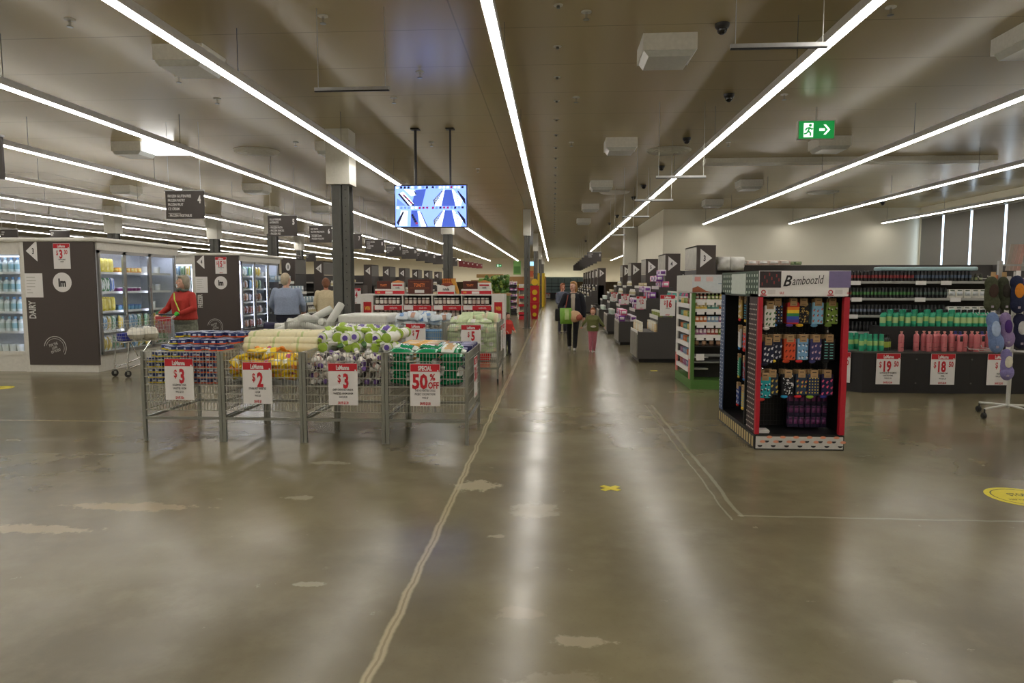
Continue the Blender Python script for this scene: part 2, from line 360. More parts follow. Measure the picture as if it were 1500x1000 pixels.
spr = MB().lathe([(.05, -.008), (.05, 0)], offw, 14).lathe([(.012, -.07), (.012, -.008)], chrome, 8).lathe([(.03, -.078), (.03, -.072)], galv, 10).mesh('sprinkler')
for k, (px, py) in enumerate(((473, 23), (859, 17), (1305, 10), (102, 28), (577, 143), (844, 142), (1149, 138), (318, 144), (262, 112), (615, 105), (433, 208), (632, 208), (837, 208), (1067, 208), (1416, 232), (700, 247))):
    tag(put(spr, 'sprinkler', G(px, py, HC)), 'small ceiling sprinkler head, %s one from the front' % ordn(k), 'sprinkler', 'ceiling sprinklers')
st = struct(MB().box(3.15, 9.0, 14.7, 15.1, HC-.1, HC-.002, offw).build('trim_1'))

def exit_sign(loc, sc, lab, arrow='R'):
    t = thing('exit_sign', lab, 'sign', loc)
    t.scale = (sc, sc, sc)
    g = mat('exit_green', (20, 150, 70), .5, emit=.55); wh = mat('exit_white', (235, 255, 240), .5, emit=1.1)
    MB().box(-.27, .27, .0, .06, -.14, .14, offw).build('housing', t)
    MB().box(-.26, .26, -.004, 0, -.13, .13, g).build('face', t)
    p = MB().box(-.19, -.05, -.007, -.005, -.11, .10, wh)
    p.disc(-.095, .065, .022, -.009, g, 12)
    for a, b_ in (((-.105, .035), (-.125, -.02)), ((-.11, .03), (-.15, .02)), ((-.15, .02), (-.165, -.01)), ((-.105, .03), (-.07, .005)), ((-.07, .005), (-.06, .02)), ((-.125, -.02), (-.09, -.045)), ((-.09, -.045), (-.09, -.09)), ((-.125, -.02), (-.15, -.055)), ((-.15, -.055), (-.185, -.06))):
        p.tube([(a[0], -.009, a[1]), (b_[0], -.009, b_[1])], .012, g, 6)
    s = 1 if arrow == 'R' else -1
    p.add([(.04, -.008, .02), (.12, -.008, .02), (.12, -.008, -.02), (.04, -.008, -.02)], [(0, 1, 2, 3)], wh)
    p.add([(.10, -.008, .075), (.135, -.008, .075), (.20, -.008, 0), (.135, -.008, -.075), (.10, -.008, -.075), (.165, -.008, 0)], [(0, 1, 2, 5), (5, 2, 3, 4)], wh)
    p.build('pictogram', t)
    MB().box(-.01, .01, .025, .035, .14, (HC-loc[2])/sc, offw).build('drop_rod', t)
p = D(1196, 190, 10.6); exit_sign((p.x, 10.6, p.z), .98, 'green running man exit sign with right arrow over the right bay')
for px, py, y, l in ((565, 343, 40, 'small distant green exit sign left of the hanging screen'), (731, 389, 70, 'distant green exit sign on the back wall'), (861, 339, 40, 'distant pale green exit sign right of the aisle strip')):
    q = D(px, py, y); exit_sign((q.x, y, q.z), 1.0, l)

# hanging rails left empty
def rail(x0, x1, y, z, lab):
    t = thing('sign_rail', lab, 'rail', ((x0+x1)/2, y, z), 0, 'empty hanging sign rails')
    w_ = (x1-x0)/2; MB().box(-w_, w_, -.015, .015, -.015, .015, alu).box(-w_, w_, -.012, .012, -.025, -.015, black).build('bar', t)
    for s in (-1, 1): MB().tube([(s*w_*.9, 0, .015), (s*w_*.9, 0, HC-z)], .004, wirem, 4).build('cable', t)
q0, q1 = D(461, 131, 6.6), D(570, 131, 6.6); rail(q0.x, q1.x, 6.6, q0.z, 'empty silver hanging rail left of the hanging screen')
q0, q1 = D(1070, 68, 5.4), D(1212, 68, 5.4); rail(q0.x, q1.x, 5.4, q0.z, 'empty hanging rail crossing the right aisle strip, nearest')
for k, (a, b_, py, y) in enumerate(((961, 1034, 259, 10.2), (930, 986, 293, 12.9), (912, 951, 317, 15.8), (899, 929, 333, 19), (893, 916, 344, 22))):
    q0, q1 = D(a, py, y), D(b_, py, y); rail(q0.x, q1.x, y, q0.z, 'empty hanging rail over the right aisle edge, %s of the small ones' % ordn(k))

# hanging screen
tv = thing('wall_screen', 'hanging television showing four blue camera views', 'television', (0, 0, 0)); tv.name = 'television'
q = D(631, 302, 11.6); tv.location = (q.x, 11.6, q.z)
MB().rbox(-.625, .625, 0, .06, -.36, .36, .01, black).build('casing', tv)
E0 = mat('screen_pale_blue', (126, 158, 250), .5, emit=1.5); E1 = mat('screen_blue', (66, 92, 190), .5, emit=.9); E2 = mat('screen_white', (225, 238, 255), .5, emit=1.6); E3 = mat('screen_dark', (20, 24, 60), .5, emit=.4); E4 = mat('screen_mid', (100, 132, 225), .5, emit=1.1); E5 = mat('screen_red', (160, 50, 100), .5, emit=.6)
sc = MB().box(-.605, .605, -.004, 0, -.34, .34, E0)
def sq(pts, m, y): sc.add([(a, y, b_) for a, b_ in pts], [tuple(range(len(pts)))], m)
for cx, cz, kind in ((-.302, .17, 0), (.302, .17, 1), (-.302, -.17, 2), (.302, -.17, 1)):
    def L(pts, m, y=-.005): sq([(cx+a*.3, cz+b_*.168) for a, b_ in pts], m, y)
    for k in range(9):
        a = -.95+k*.21; L([(a, .72+.1*R.random()), (a+.13, .75), (a+.14, .98), (a+.02, .98)], R.choice((E3, E2, E5, E4)))
    if kind == 0:
        L([(.15, .6), (.75, .7), (.5, -1), (-.1, -1)], E1); L([(-.75, .3), (-.55, .45), (.05, -.75), (-.15, -1)], E2, -.006); L([(-.85, .2), (-.75, .3), (-.15, -1), (-.3, -.95)], E3, -.006)
        for k in range(6): L([(-.6+k*.1, .15-k*.18), (-.5+k*.1, .2-k*.18), (-.42+k*.1, .0-k*.18), (-.52+k*.1, -.05-k*.18)], E3 if k % 2 else E5, -.007)
        L([(-.9, -.2), (-.4, -.95), (-.95, -.95)], E4); L([(-.5, .7), (.1, .6), (.2, .1), (-.1, .0)], E2, -.006); L([(.05, .55), (.1, .55), (.2, .15), (.15, .1)], E3, -.007)
    elif kind == 1:
        L([(-.2, .6), (.2, .6), (.4, -1), (-.4, -1)], E1); L([(-.28, .62), (-.2, .6), (-.4, -1), (-.75, -1), (-.8, -.4)], E2, -.006); L([(.28, .62), (.2, .6), (.4, -1), (.7, -1), (.8, -.4)], E2, -.006)
        L([(-.3, .5), (-.35, .55), (-.85, -.4), (-.8, -.9)], E3, -.006); L([(.5, .5), (.56, .5), (.95, -.3), (.98, -.9), (.85, -.6)], E3, -.006)
        for k in range(5): L([(-.62+k*.02, -.5+k*.18), (-.5+k*.02, -.45+k*.18), (-.5+k*.02, -.38+k*.18), (-.62+k*.02, -.42+k*.18)], E4, -.007); L([(.5-k*.03, -.5+k*.18), (.62-k*.03, -.45+k*.18), (.62-k*.03, -.38+k*.18), (.5-k*.03, -.42+k*.18)], E4, -.007)
    else:
        L([(-.7, .6), (-.3, .55), (-.35, -.9), (-.8, -.9)], E2, -.006); L([(-.85, -.9), (-.95, -.6), (-.6, .5), (-.5, .5)], E3, -.007); L([(-.1, .6), (.25, .6), (.3, -1), (-.15, -1)], E1, -.006)
        L([(.25, .5), (.4, .5), (.75, -1), (.45, -1)], E2, -.007); L([(.4, .5), (.44, .5), (.82, -1), (.76, -1)], E3, -.008)
        for k in range(5): L([(-.12+.06*k, .2-k*.2), (0+.06*k, .25-k*.2), (.03+.06*k, .05-k*.2), (-.1+.06*k, .0-k*.2)], R.choice((E3, E5, E3)), -.008)
sc.build('screen', tv)
for px in (608, 659):
    x = D(px, 272, 11.6).x-q.x
    MB().tube([(x, .07, .2), (x, .07, HC-q.z)], .018 if px == 659 else .024, black, 8).build('hanging_pole', tv); MB().cbox(x, .07, HC-q.z-.012, .14, .14, .02, black).build('ceiling_plate', tv)

# ------------------------------------------------------------------ signs
def price_sign(loc, rz, lab, head='LaManna', price='3', cents=None, lines=(), save='', w_=.297, h=.42, group=None, off=False):
    t = thing('price_sign', lab, 'sign', loc, rz, group)
    MB().box(-w_/2, w_/2, 0, .004, 0, h, paper).build('board', t)
    MB().box(-w_/2+.004, w_/2-.004, -.0015, 0, h*.815, h-.004, red).build('header_band', t)
    b_ = MB(); W = w_-.04
    b_.text(head, 0, h*.845, h*.105, paper, -.003, W*.86, bold=.04)
    b_.disc(w_*.43, h*.835, w_*.03, -.003, paper, 10)
    if off:
        b_.text('50', -w_*.17, h*.42, h*.34, red, -.002, W*.6, bold=.04, sx=.8); b_.text('%', w_*.25, h*.61, h*.155, red, -.002, W*.34, bold=.03, sx=.9); b_.text('OFF', w_*.28, h*.42, h*.155, red, -.002, W*.42, bold=.03, sx=.8)
    else:
        n = .5 if cents is None else .42
        tot = W*(.34 if len(price) == 1 else .5)
        cx = 0.03*w_ if cents is None else -.04*w_
        if cents is None: cx = .1*w_
        b_.text('$', cx-tot/2-.075*w_, h*.55, h*.19, red, -.002, W*.16, bold=.02); b_.text(price, cx, h*.42, h*.34, red, -.002, tot, bold=.04)
        if cents: b_.text(cents, cx+tot/2+.15*w_, h*.58, h*.17, red, -.002, W*.28, bold=.03)
    z = h*.345
    for k, l in enumerate(lines):
        b_.text(l, 0, z, h*.05, ink, -.002, W*.8, bold=.02); z -= h*.085
    if save: b_.text(save, 0, h*.03, h*.062, red, -.002, W*.7, bold=.04)
    b_.build('lettering', t)
    return t

# ------------------------------------------------------------------ wire bins
HB = .92
def wire_panel(w_, z0, z1, m=wirem, dx=.033, dz=.085, r=.0022):
    b_ = MB(); n = round(w_/dx)
    for i in range(n+1): x = w_*i/n; b_.box(x-r, x+r, -r, r, z0, z1, m)
    k = round((z1-z0)/dz)
    for i in range(k+1): z = z0+(z1-z0)*i/k; b_.box(0, w_, -r*1.5-.002, r*1.5-.002, z-r*1.5, z+r*1.5, m)
    return b_
def wire_bin(x0, y0, w_, d_, hb, lab, base, casters=False):
    t = thing('wire_bin', lab, 'wire bin', (x0, y0, 0), 0, None); p = .032
    for sx in (0, 1):
        for sy in (0, 1):
            x, y = (w_-p if sx else 0), (d_-p if sy else 0)
            MB().box(x, x+p, y, y+p, .10 if casters else 0, hb, galv).build('leg', t)
            if casters:
                MB().lathe([(.035, -.012), (.035, .012)], rubber, 14, Matrix.Translation((x+p/2, y+p/2, .035)) @ Matrix.Rotation(PI/2, 4, 'Y')).box(x+.0, x+p, y+p/2-.004, y+p/2+.004, .05, .10, galv).build('caster', t)
    MB().box(p, w_-p, .004, .028, .225, .25, galv).build('front_rail', t); MB().box(p, w_-p, d_-.028, d_-.004, .225, .25, galv).build('back_rail', t)
    for x in (.004, w_-.028): MB().box(x, x+.024, p, d_-p, .225, .25, galv).build('side_rail', t)
    z0 = .32
    wire_panel(w_-.03, z0, hb-.005).build('front_panel', t, loc=(.015, .012, 0)); wire_panel(w_-.03, z0, hb-.005).build('back_panel', t, loc=(.015, d_-.012, 0))
    for x in (.014, w_-.014): wire_panel(d_-.03, z0, hb-.005).build('side_panel', t, loc=(x, .015, 0), rz=PI/2)
    s = MB()
    for i in range(12): yy = .03+(d_-.06)*i/11; s.box(.02, w_-.02, yy-.002, yy+.002, base-.006, base-.002, wirem)
    s.box(.02, w_-.02, .02, d_-.02, base-.012, base-.007, galv); s.build('shelf', t)
    return t
BW, BX, BY, BD = .835, -4.17, 6.62, 1.1
ZB = .585
sig = [('$3 tuna', 'LaManna', '3', ['SOLEMARE TUNA', 'VARIETIES 185GM', 'WAS $3.50'], 'SAVE 50c'), ('$2', 'LaManna', '2', ['STARBURST VARIETIES', '165GM', 'WAS $3'], 'SAVE $1'), ('$3 salt', 'LaManna', '3', ["CHEF'S CHOICE SALT GRINDER", 'VARIETIES 100GM-200GM', 'WAS $5.20'], 'SAVE $2.20'), ('50% OFF', 'SPECIAL', '50', ['THE NO NASTIES COOLE', 'PROJECT COCONUT KEFIR', 'WAS $7'], 'SAVE $3.50')]
blab = ['front wire bin piled with tuna cans', 'front wire bin of yellow bags and cream rolls', 'front wire bin of salt grinders and green white packs', 'front wire bin of green bags, at the aisle']
bins = []
for i in range(4):
    x = BX+BW*i; bins.append(x)
    wire_bin(x, BY, BW-.005, BD, HB, blab[i], ZB)
    q = D((264, 378, 503, 623)[i], 590, BY-.03)
    price_sign((q.x, BY-.03, (.43, .40, .395, .395)[i]), 0, ('white sign with red header reading $3 on the tuna bin', 'white sign with red header on the bin of yellow bags', 'white sign with red header reading $3 on the salt grinder bin', 'sign headed SPECIAL reading 50% off')[i], sig[i][1], sig[i][2], None, sig[i][3], sig[i][4], off=(i == 3))
price_sign((BX+4*BW+.02, BY+.45, .42), PI/2, 'price sign hung on the aisle side of the front bins', 'SPECIAL', '50', None, ['WAS $7'], 'SAVE $3.50', off=True)

# tuna cans
def can(bandm):
    tin = mat('tin_top', (150, 158, 180), .3, .6); nav = mat('navy_label', (34, 52, 108), .4)
    return MB().lathe([(.040, 0), (.0425, .003), (.0425, .008), (.0425, .017), (.0425, .046), (.0425, .050), (.040, .050), (.038, .048)], [tin, bandm, bandm, nav, nav, tin, tin], 14).box(-.018, .018, -.0432, -.042, .02, .038, mat('pale_print', (190, 200, 215), .5)).mesh('tuna_can')
cy, cor = can(mat('yellow_band', (228, 205, 40), .4)), can(mat('orange_band', (226, 98, 50), .4))
x0 = bins[0]
for lay in range(9):
    z = ZB+lay*.0535
    for r_ in range(11):
        for c_ in range(9):
            top_here = 6 + (0 if r_ < 1 else 1 if r_ < 3 else 2 if r_ < 6 else 3)
            if c_ == 0 and r_ < 5: top_here -= 1
            if r_ > 0 and lay >= 6 and (c_*7+r_*3) % 5 == 0: top_here -= 1
            if lay >= top_here: continue
            nxt = 6 + (0 if r_-1 < 1 else 1 if r_-1 < 3 else 2 if r_-1 < 6 else 3) if r_ else 0
            vis = r_ == 0 or lay >= nxt-1 or lay == top_here-1 or (c_ == 0 and lay > 3 and r_ < 6)
            if not vis: continue
            if r_ > 8 and lay < 8: continue
            y_ = c_ < 4 + (R.random() < .12)
            if lay > 6: y_ = c_ < 2
            tag(put(cy if y_ else cor, 'tuna_can', (x0+.075+c_*.0865+R.uniform(-.004, .004), BY+.085+r_*.0885+R.uniform(-.004, .004), z), R.uniform(-.9, .9)),
                'blue tuna can with %s band stacked in the leftmost front bin' % ('yellow' if y_ else 'orange'), 'can', 'tuna cans with %s band' % ('yellow' if y_ else 'orange'))
# soft bag / pouch mesh
def pouch(w_, d_, h, m, m2=None, name='bag', seed=0, m3=None):
    r = random.Random(seed); n, k = 9, 6; vs = []; b_ = MB()
    for s in (1, -1):
        for j in range(k+1):
            for i in range(n+1):
                u, v = i/n*2-1, j/k*2-1
                t = (1-u**4)**.6*(1-v**4)**.6
                zz = h/2*t*(1+r.uniform(-.25, .25))
                if abs(u) == 1 or abs(v) == 1: zz = 0
                vs.append((u*w_/2*(1-.04*v*v), v*d_/2, s*zz))
    o = (n+1)*(k+1); f1 = []; f2 = []; f3 = []
    for s in (0, 1):
        for j in range(k):
            for i in range(n):
                a = s*o+j*(n+1)+i; q = (a, a+1, a+n+2, a+n+1)
                q = q if s == 0 else q[::-1]
                (f2 if (m2 and 2 < i < n-3 and 0 < j < k-1) else f3 if (m3 and (i < 2 or i > n-3)) else f1).append(q)
    b_.add(vs, f1, m)
    if f2: b_.add(vs, f2, m2)
    if f3: b_.add(vs, f3, m3)
    return b_.mesh(name, True)
cands = [pouch(.15, .11, .05, mat('yellow_foil', (236, 205, 36), .28), m2, 'candy_bag', s, m3) for s, (m2, m3) in enumerate(((mat('pink_print', (190, 60, 110), .4), None), (None, mat('orange_print', (230, 140, 40), .4)), (mat('white_print', (235, 235, 225), .4), None)))]
x0 = bins[1]
for k in range(95):
    lay = k//19; r_ = (k % 19)
    z = .66+lay*.045; xx = x0+.10+(r_ % 7)*.105+R.uniform(-.02, .02); yy = BY+.13+(r_//7)*.14+R.uniform(-.02, .03)
    if lay == 4: z = .84+.0*r_+ (.05 if xx > x0+.2 and xx < x0+.45 else 0); yy += .08
    tag(put(R.choice(cands), 'candy_bag', (xx, yy, z), rot=(R.uniform(-.5, .9), R.uniform(-.4, .4), R.uniform(0, 3))), 'shiny yellow candy bag heaped in the bin marked $2', 'candy bag', 'yellow candy bags')
cream = mat('cream_wrap', (222, 214, 176), .45)
rollm = MB()
rollm.lathe([(.02, -.15), (.05, -.145), (.058, -.13), (.058, -.085), (.058, -.06), (.058, .13), (.05, .145), (.02, .15)], [cream, cream, cream, mat('pale_green_band', (186, 196, 136), .5), cream, cream, cream], 14, Matrix.Rotation(PI/2, 4, 'Y')); rollm = rollm.mesh('cream_roll', True)
for lay in range(3):
    for r_ in range(5):
        for c_ in range(3):
            if lay == 0 and r_ > 0: continue
            tag(put(rollm, 'wrapped_roll', (x0+.15+c_*.265, BY+.50+r_*.115+.03*lay, .80+lay*.11+(-.05 if lay == 2 and r_ == 0 else 0)), rot=(R.uniform(0, .4), R.uniform(-.03, .03), R.uniform(-.06, .06))), 'cream wrapped roll lying in the back half of the $2 bin', 'roll', 'cream wrapped rolls')
# salt grinders
gr = []
for s, (a, b_) in enumerate((((225, 215, 205), (60, 50, 50)), ((190, 150, 140), (235, 235, 230)), ((80, 78, 84), (200, 200, 200)), ((235, 232, 225), (110, 80, 150)))):
    gr.append(MB().lathe([(.022, 0), (.026, .004), (.026, .03), (.026, .075), (.024, .082), (.02, .085), (.022, .088), (.024, .12), (.018, .125)], [C(*a), C(*a), mat('lab%d' % s, (240, 236, 228), .5), C(*a), C(*b_), C(*b_), C(*b_), C(*b_)], 12).mesh('salt_grinder', True))
x0 = bins[2]
for k in range(150):
    lay = k//30; r_ = k % 30
    z = .615+lay*.058; xx = x0+.08+(r_ % 10)*.07+R.uniform(-.02, .02); yy = BY+.13+(r_//10)*.14+R.uniform(-.03, .03)
    end = lay == 0 and r_ < 10
    rot = (PI/2, 0, R.uniform(-.1, .1)) if end else (R.uniform(.9, 2.2), R.uniform(-.7, .7), R.uniform(0, 6.3))
    tag(put(R.choice(gr), 'salt_grinder', (xx, yy+(.06 if end else 0), z), rot=rot), 'salt grinder jar tumbled in the $3 bin of green white packs', 'grinder', 'salt grinders')
grn, wh2, pur = mat('lime_print', (150, 180, 60), .45), mat('white_wrap', (228, 230, 222), .35), mat('purple_disc', (96, 72, 156), .4)
pk = MB().lathe([(.03, -.13), (.055, -.12), (.06, -.10), (.06, -.03), (.06, .05), (.06, .10), (.055, .12), (.03, .13)], [wh2, wh2, grn, wh2, wh2, grn, wh2], 14, Matrix.Rotation(PI/2, 4, 'X'))
pk.add([(math.cos(a)*.030, -.132, math.sin(a)*.030) for a in [2*PI*i/14 for i in range(14)]], [tuple(range(14))], pur); pk = pk.mesh('paper_roll_pack', True)
pk2 = MB().lathe([(.03, -.13), (.055, -.12), (.06, -.10), (.06, 0), (.055, .12), (.03, .13)], [wh2, grn, wh2, wh2, grn], 14, Matrix.Rotation(PI/2, 4, 'X')).mesh('paper_roll_pack', True)
pouches = [pouch(.2, .13, .07, wh2, pur if s == 0 else grn, 'snack_bag', 10+s, grn if s != 2 else mat('darkgreen', (70, 110, 60), .5)) for s in range(3)]
for lay in range(3):
    for r_ in range(4):
        for c_ in range(7):
            if r_ > 0 and lay < 2: continue
            if (lay == 1 and c_ in (1, 4)): continue
            tag(put(R.choice((pk, pk2, pk2)), 'wrapped_pack', (x0+.08+c_*.115, BY+.56+r_*.20, .82+lay*.105), rot=(R.uniform(-.15, .15), R.uniform(0, 6), R.uniform(-.25, .25))), 'white wrapped pack with purple end disc, at the back of the salt grinder bin', 'pack', 'white purple packs')
for k in range(34):
    tag(put(pouches[k % 3], 'snack_bag', (x0+.10+(k % 8)*.09+R.uniform(-.02, .02), BY+.50+(k//8)*.13, .99+(.11 if k >= 8 else 0)-.02*(k % 3)), rot=(R.uniform(-.4, .9), R.uniform(-.3, .3), R.uniform(-.9, .9))), 'green and white soft pack on top of the salt grinder bin', 'snack bag', 'green white soft packs')
gb = [pouch(.24, .2, .055, mat('green_foil', (24, 132, 84), .25), m2, 'green_bag', 20+s, m3) for s, (m2, m3) in enumerate(((None, mat('white_foil', (226, 232, 226), .3)), (MATS['white_foil'] if 'white_foil' in MATS else white, None), (None, None)))]
x0 = bins[3]
for c_ in range(3):
    for lay in range(8 if c_ < 2 else 7):
        for r_ in range(2):
            if r_ and lay < 6: continue
            tag(put(gb[R.randrange(3)], 'green_bag', (x0+.15+c_*.25+R.uniform(-.01, .01), BY+.14+r_*.2, .62+lay*.043+(.0 if r_ == 0 else .02)), rot=(R.uniform(-.12, .12), R.uniform(-.1, .1)+(.12 if c_ == 0 else 0), R.uniform(-.1, .1))), 'green foil bag stacked in the bin marked 50% off', 'bag', 'green foil bags')
wb = pouch(.24, .2, .05, mat('white_foil2', (226, 230, 220), .3), mat('tan_print', (200, 160, 90), .4), 'white_bag', 31, mat('green_foil', (24, 132, 84)))
for k in range(3): tag(put(wb, 'white_bag', (x0+.62+R.uniform(-.04, .04), BY+.16+.1*k, .935+.01*k), rot=(.15, .05, R.uniform(-.2, .2))), 'white and green foil bag on top of the right green pile', 'bag', 'white foil bags')
def pack_box(w_, d_, h, m, m2, name):
    return MB().rbox(-w_/2, w_/2, -d_/2, d_/2, 0, h, .008, m).box(-w_*.2, w_*.2, -d_/2-.001, -d_/2, h*.35, h*.75, m2).box(-w_*.3, w_*.3, -d_*.2, d_*.2, h, h+.001, m2).mesh(name, True)
tb = pack_box(.23, .12, .085, mat('golden_box', (226, 178, 84), .5), white, 'tissue_box'); tp = pack_box(.14, .12, .085, mat('pink_box', (196, 150, 150), .5), white, 'pink_box'); nb = pack_box(.16, .13, .07, mat('navy_wrap', (36, 38, 96), .35), mat('lilac_print', (190, 190, 225), .4), 'navy_pack')
for lay in range(3):
    for r_ in range(4):
        for c_ in range(5):
            nm, me, xx = (('tissue_box', tb, .14+c_*.235) if c_ < 2 else ('boxed_pack', tp, .42) if c_ == 2 else ('navy_pack', nb, .565+(c_-3)*.165))
            if r_ and lay < 2: continue
            tag(put(me, nm, (x0+xx, BY+.56+r_*.14, .70+lay*.088), R.uniform(-.02, .02)), {'tissue_box': 'golden tissue box stacked at the back of the 50% off bin', 'boxed_pack': 'pinkish small box beside the golden tissue boxes', 'navy_pack': 'navy blue wrapped pack at the back of the 50% off bin'}[nm], 'box' if c_ < 3 else 'pack', {'tissue_box': 'golden tissue boxes', 'boxed_pack': 'pinkish boxes', 'navy_pack': 'navy packs'}[nm])

# second row of bins
BX2, BY2, BW2, HB2 = -4.37, 10.85, .875, .98
lab2 = ['rear wire bin heaped with white wrapped rolls', 'rear wire bin holding a large white carton', 'rear wire bin of pale blue packs marked $7', 'rear wire bin of pale green packs marked $5']
for i in range(4): wire_bin(BX2+i*BW2, BY2, BW2-.005, 1.1, HB2, lab2[i], .5, True)
price_sign((D(609, 490, BY2-.03).x, BY2-.03, .54), 0, 'white sign reading $7 on the rear bin of pale blue packs', price='7', lines=['WHITE GLO', 'VARIETIES', 'WAS $10'], save='SAVE $3', w_=.32, h=.42)
price_sign((D(690, 490, BY2-.03).x, BY2-.03, .52), 0, 'white sign reading $5 on the rear bin of pale green packs', price='5', lines=['GREEN SOAP', 'VARIETIES', 'WAS $8'], save='SAVE $3', w_=.32, h=.42)
price_sign((D(448, 484, BY2-.03).x, BY2-.03, .44), 0, 'red topped price sign low behind the cream rolls', price='8', lines=['WAS $12'], save='SAVE $4')
price_sign((D(531, 484, BY2-.03).x, BY2-.03, .44), 0, 'red topped price sign low on the white carton bin', price='9', lines=['WAS $12'], save='SAVE $3')
price_sign((BX2+4*BW2+.02, BY2+.35, .5), PI/2, 'nearer sign on the aisle side of the rear bins', price='5', lines=['WAS $8'], save='SAVE $3')
price_sign((BX2+4*BW2+.02, BY2+.8, .5), PI/2, 'farther sign on the aisle side of the rear bins', price='5', lines=['WAS $8'], save='SAVE $3')
wr_ = MB().lathe([(.02, -.26), (.06, -.25), (.065, -.2), (.067, 0), (.065, .2), (.06, .25), (.02, .26)], mat('plastic_wrapped_paper', (212, 214, 206), .3), 14, Matrix.Rotation(PI/2, 4, 'Y')).ring(0, 0, .02, .03, .0, white).mesh('wrapped_roll', True)
for k, (px, py, yy, ax, ay, az) in enumerate(((420, 481, 11.0, 0, -.35, .1), (445, 480, 11.1, 0, .1, .0), (470, 483, 11.0, 0, .3, .2), (433, 471, 11.3, 0, -.4, .6), (452, 467, 11.2, 0, .1, 1.4), (467, 462, 11.5, 0, -.5, .4), (489, 463, 11.2, 0, -1.0, .5), (484, 476, 11.3, 0, .3, 1.2), (441, 474, 11.6, 0, .2, .9), (470, 472, 11.6, 0, .35, .1), (425, 478, 11.6, 0, 0, .5), (458, 478, 11.5, 0, 0, .7))):
    tag(put(wr_, 'wrapped_roll', D(px, py, yy), rot=(ax, ay, az)), 'white plastic wrapped roll heaped in the rear left bin', 'roll', 'white wrapped rolls')
q0, q1 = D(496, 465, 11.0), D(568, 465, 11.0)
tag(MB().rbox(q0.x, q1.x, 10.95, 11.85, .55, 1.09, .03, mat('white_carton', (224, 225, 218), .6)).build('white_carton'), 'large white carton rising from the rear bin', 'carton')
pb = [pouch(.2, .15, .08, mat('pale_blue_film', (206, 216, 222), .3), m, 'pale_pack', 40+i, None) for i, m in enumerate((mat('blue_print2', (110, 150, 200), .4), mat('tan_print2', (190, 150, 130), .4), None))]
pg = [pouch(.2, .15, .08, mat('pale_green_film', (204, 220, 176), .35), m, 'green_pack', 50+i, mm) for i, (m, mm) in enumerate(((white, None), (None, mat('cream_print', (222, 212, 180), .4)), (None, None)))]
for i, (ms, l, nm) in enumerate(((pb, 'pale blue and white soft pack in the bin marked $7', 'pale_pack'), (pg, 'pale green soft pack in the bin marked $5', 'green_pack'))):
    x0 = BX2+(2+i)*BW2
    for k in range(104):
        lay = k//14
        if lay < 5: xx, yy, z = x0+.12+(k % 5)*.155, BY2+.12+((k//5) % 3)*.06, .53+lay*.085+.02*(k % 2)
        else: xx, yy, z = x0+.1+R.random()*.67, BY2+.12+R.random()*.85, .97+R.uniform(-.02, .10)
        if i == 0 and xx > x0+.42 and z < .95: continue
        tag(put(R.choice(ms), nm, (xx, yy, z), rot=(R.uniform(.2, 1.3), R.uniform(-.2, .2), R.uniform(-.3, .3))), l, 'pack', nm.replace('_', ' ')+'s in the rear bin')
x0 = BX2+2*BW2
tag(MB().rbox(x0+.45, x0+.82, BY2+.1, BY2+.5, .62, .84, .01, mat('sky_blue_carton', (120, 170, 215), .5)).build('blue_box'), 'pale blue box upper in the bin marked $7', 'box')
tag(MB().rbox(x0+.45, x0+.82, BY2+.1, BY2+.5, .51, .62, .01, mat('bright_blue_carton', (20, 100, 185), .5)).build('blue_box'), 'bright blue box lower in the bin marked $7', 'box')
q = G(712, 526); tag(MB().rbox(-.1, .1, 0, .3, 0, .28, .02, mat('red_tub', (200, 30, 34), .4)).build('red_tub', loc=(q.x, 14.0, 0)), 'red tub on the floor behind the bin marked $5', 'tub')
# ------------------------------------------------------------------ products
def prod(kind, w_, h, c1, c2=None, c3=None, d_=None, name='item'):
    d_ = d_ or w_; c2 = c2 or c1; c3 = c3 or c2; b_ = MB(); r = w_/2; s = d_/w_
    if kind == 'bottle': b_.lathe([(r*.9, 0), (r, h*.03), (r, h*.2), (r, h*.55), (r*.9, h*.68), (r*.42, h*.8), (r*.42, h*.84), (r*.46, h*.85), (r*.46, h)], [c1, c1, c2, c1, c1, c1, c3, c3], 10, sy=s)
    elif kind == 'spray': b_.lathe([(r*.9, 0), (r, h*.14), (r, h*.32), (r, h*.6), (r*.85, h*.72), (r*.8, h*.74), (r*.8, h*.98), (r*.6, h)], [c1, c1, c2, c1, c1, c3, c3], 10)
    elif kind == 'jar': b_.lathe([(r*.9, 0), (r, h*.05), (r, h*.2), (r, h*.7), (r*.85, h*.78), (r*.9, h*.8), (r*.9, h)], [c1, c1, c2, c1, c3, c3], 10, sy=s)
    elif kind == 'tub': b_.lathe([(r*.85, 0), (r, h*.75), (r*1.04, h*.76), (r*1.04, h)], [c1, c2, c3], 12, sy=s)
    elif kind == 'bag': return pouch(w_, h, d_, c1, c2, name, R.randrange(99), c3)
    else: b_.rbox(-w_/2, w_/2, -d_/2, d_/2, 0, h, min(w_, d_, h)*.06, c1).box(-w_*.36, w_*.36, -d_/2-.001, -d_/2, h*.3, h*.75, c2).box(-w_*.3, w_*.3, -d_/2-.0015, -d_/2, h*.8, h*.92, c3).box(-w_/2-.001, -w_/2, -d_*.36, d_*.36, h*.3, h*.75, c2).box(w_/2, w_/2+.001, -d_*.36, d_*.36, h*.3, h*.75, c2)
    return b_.mesh(name, True)
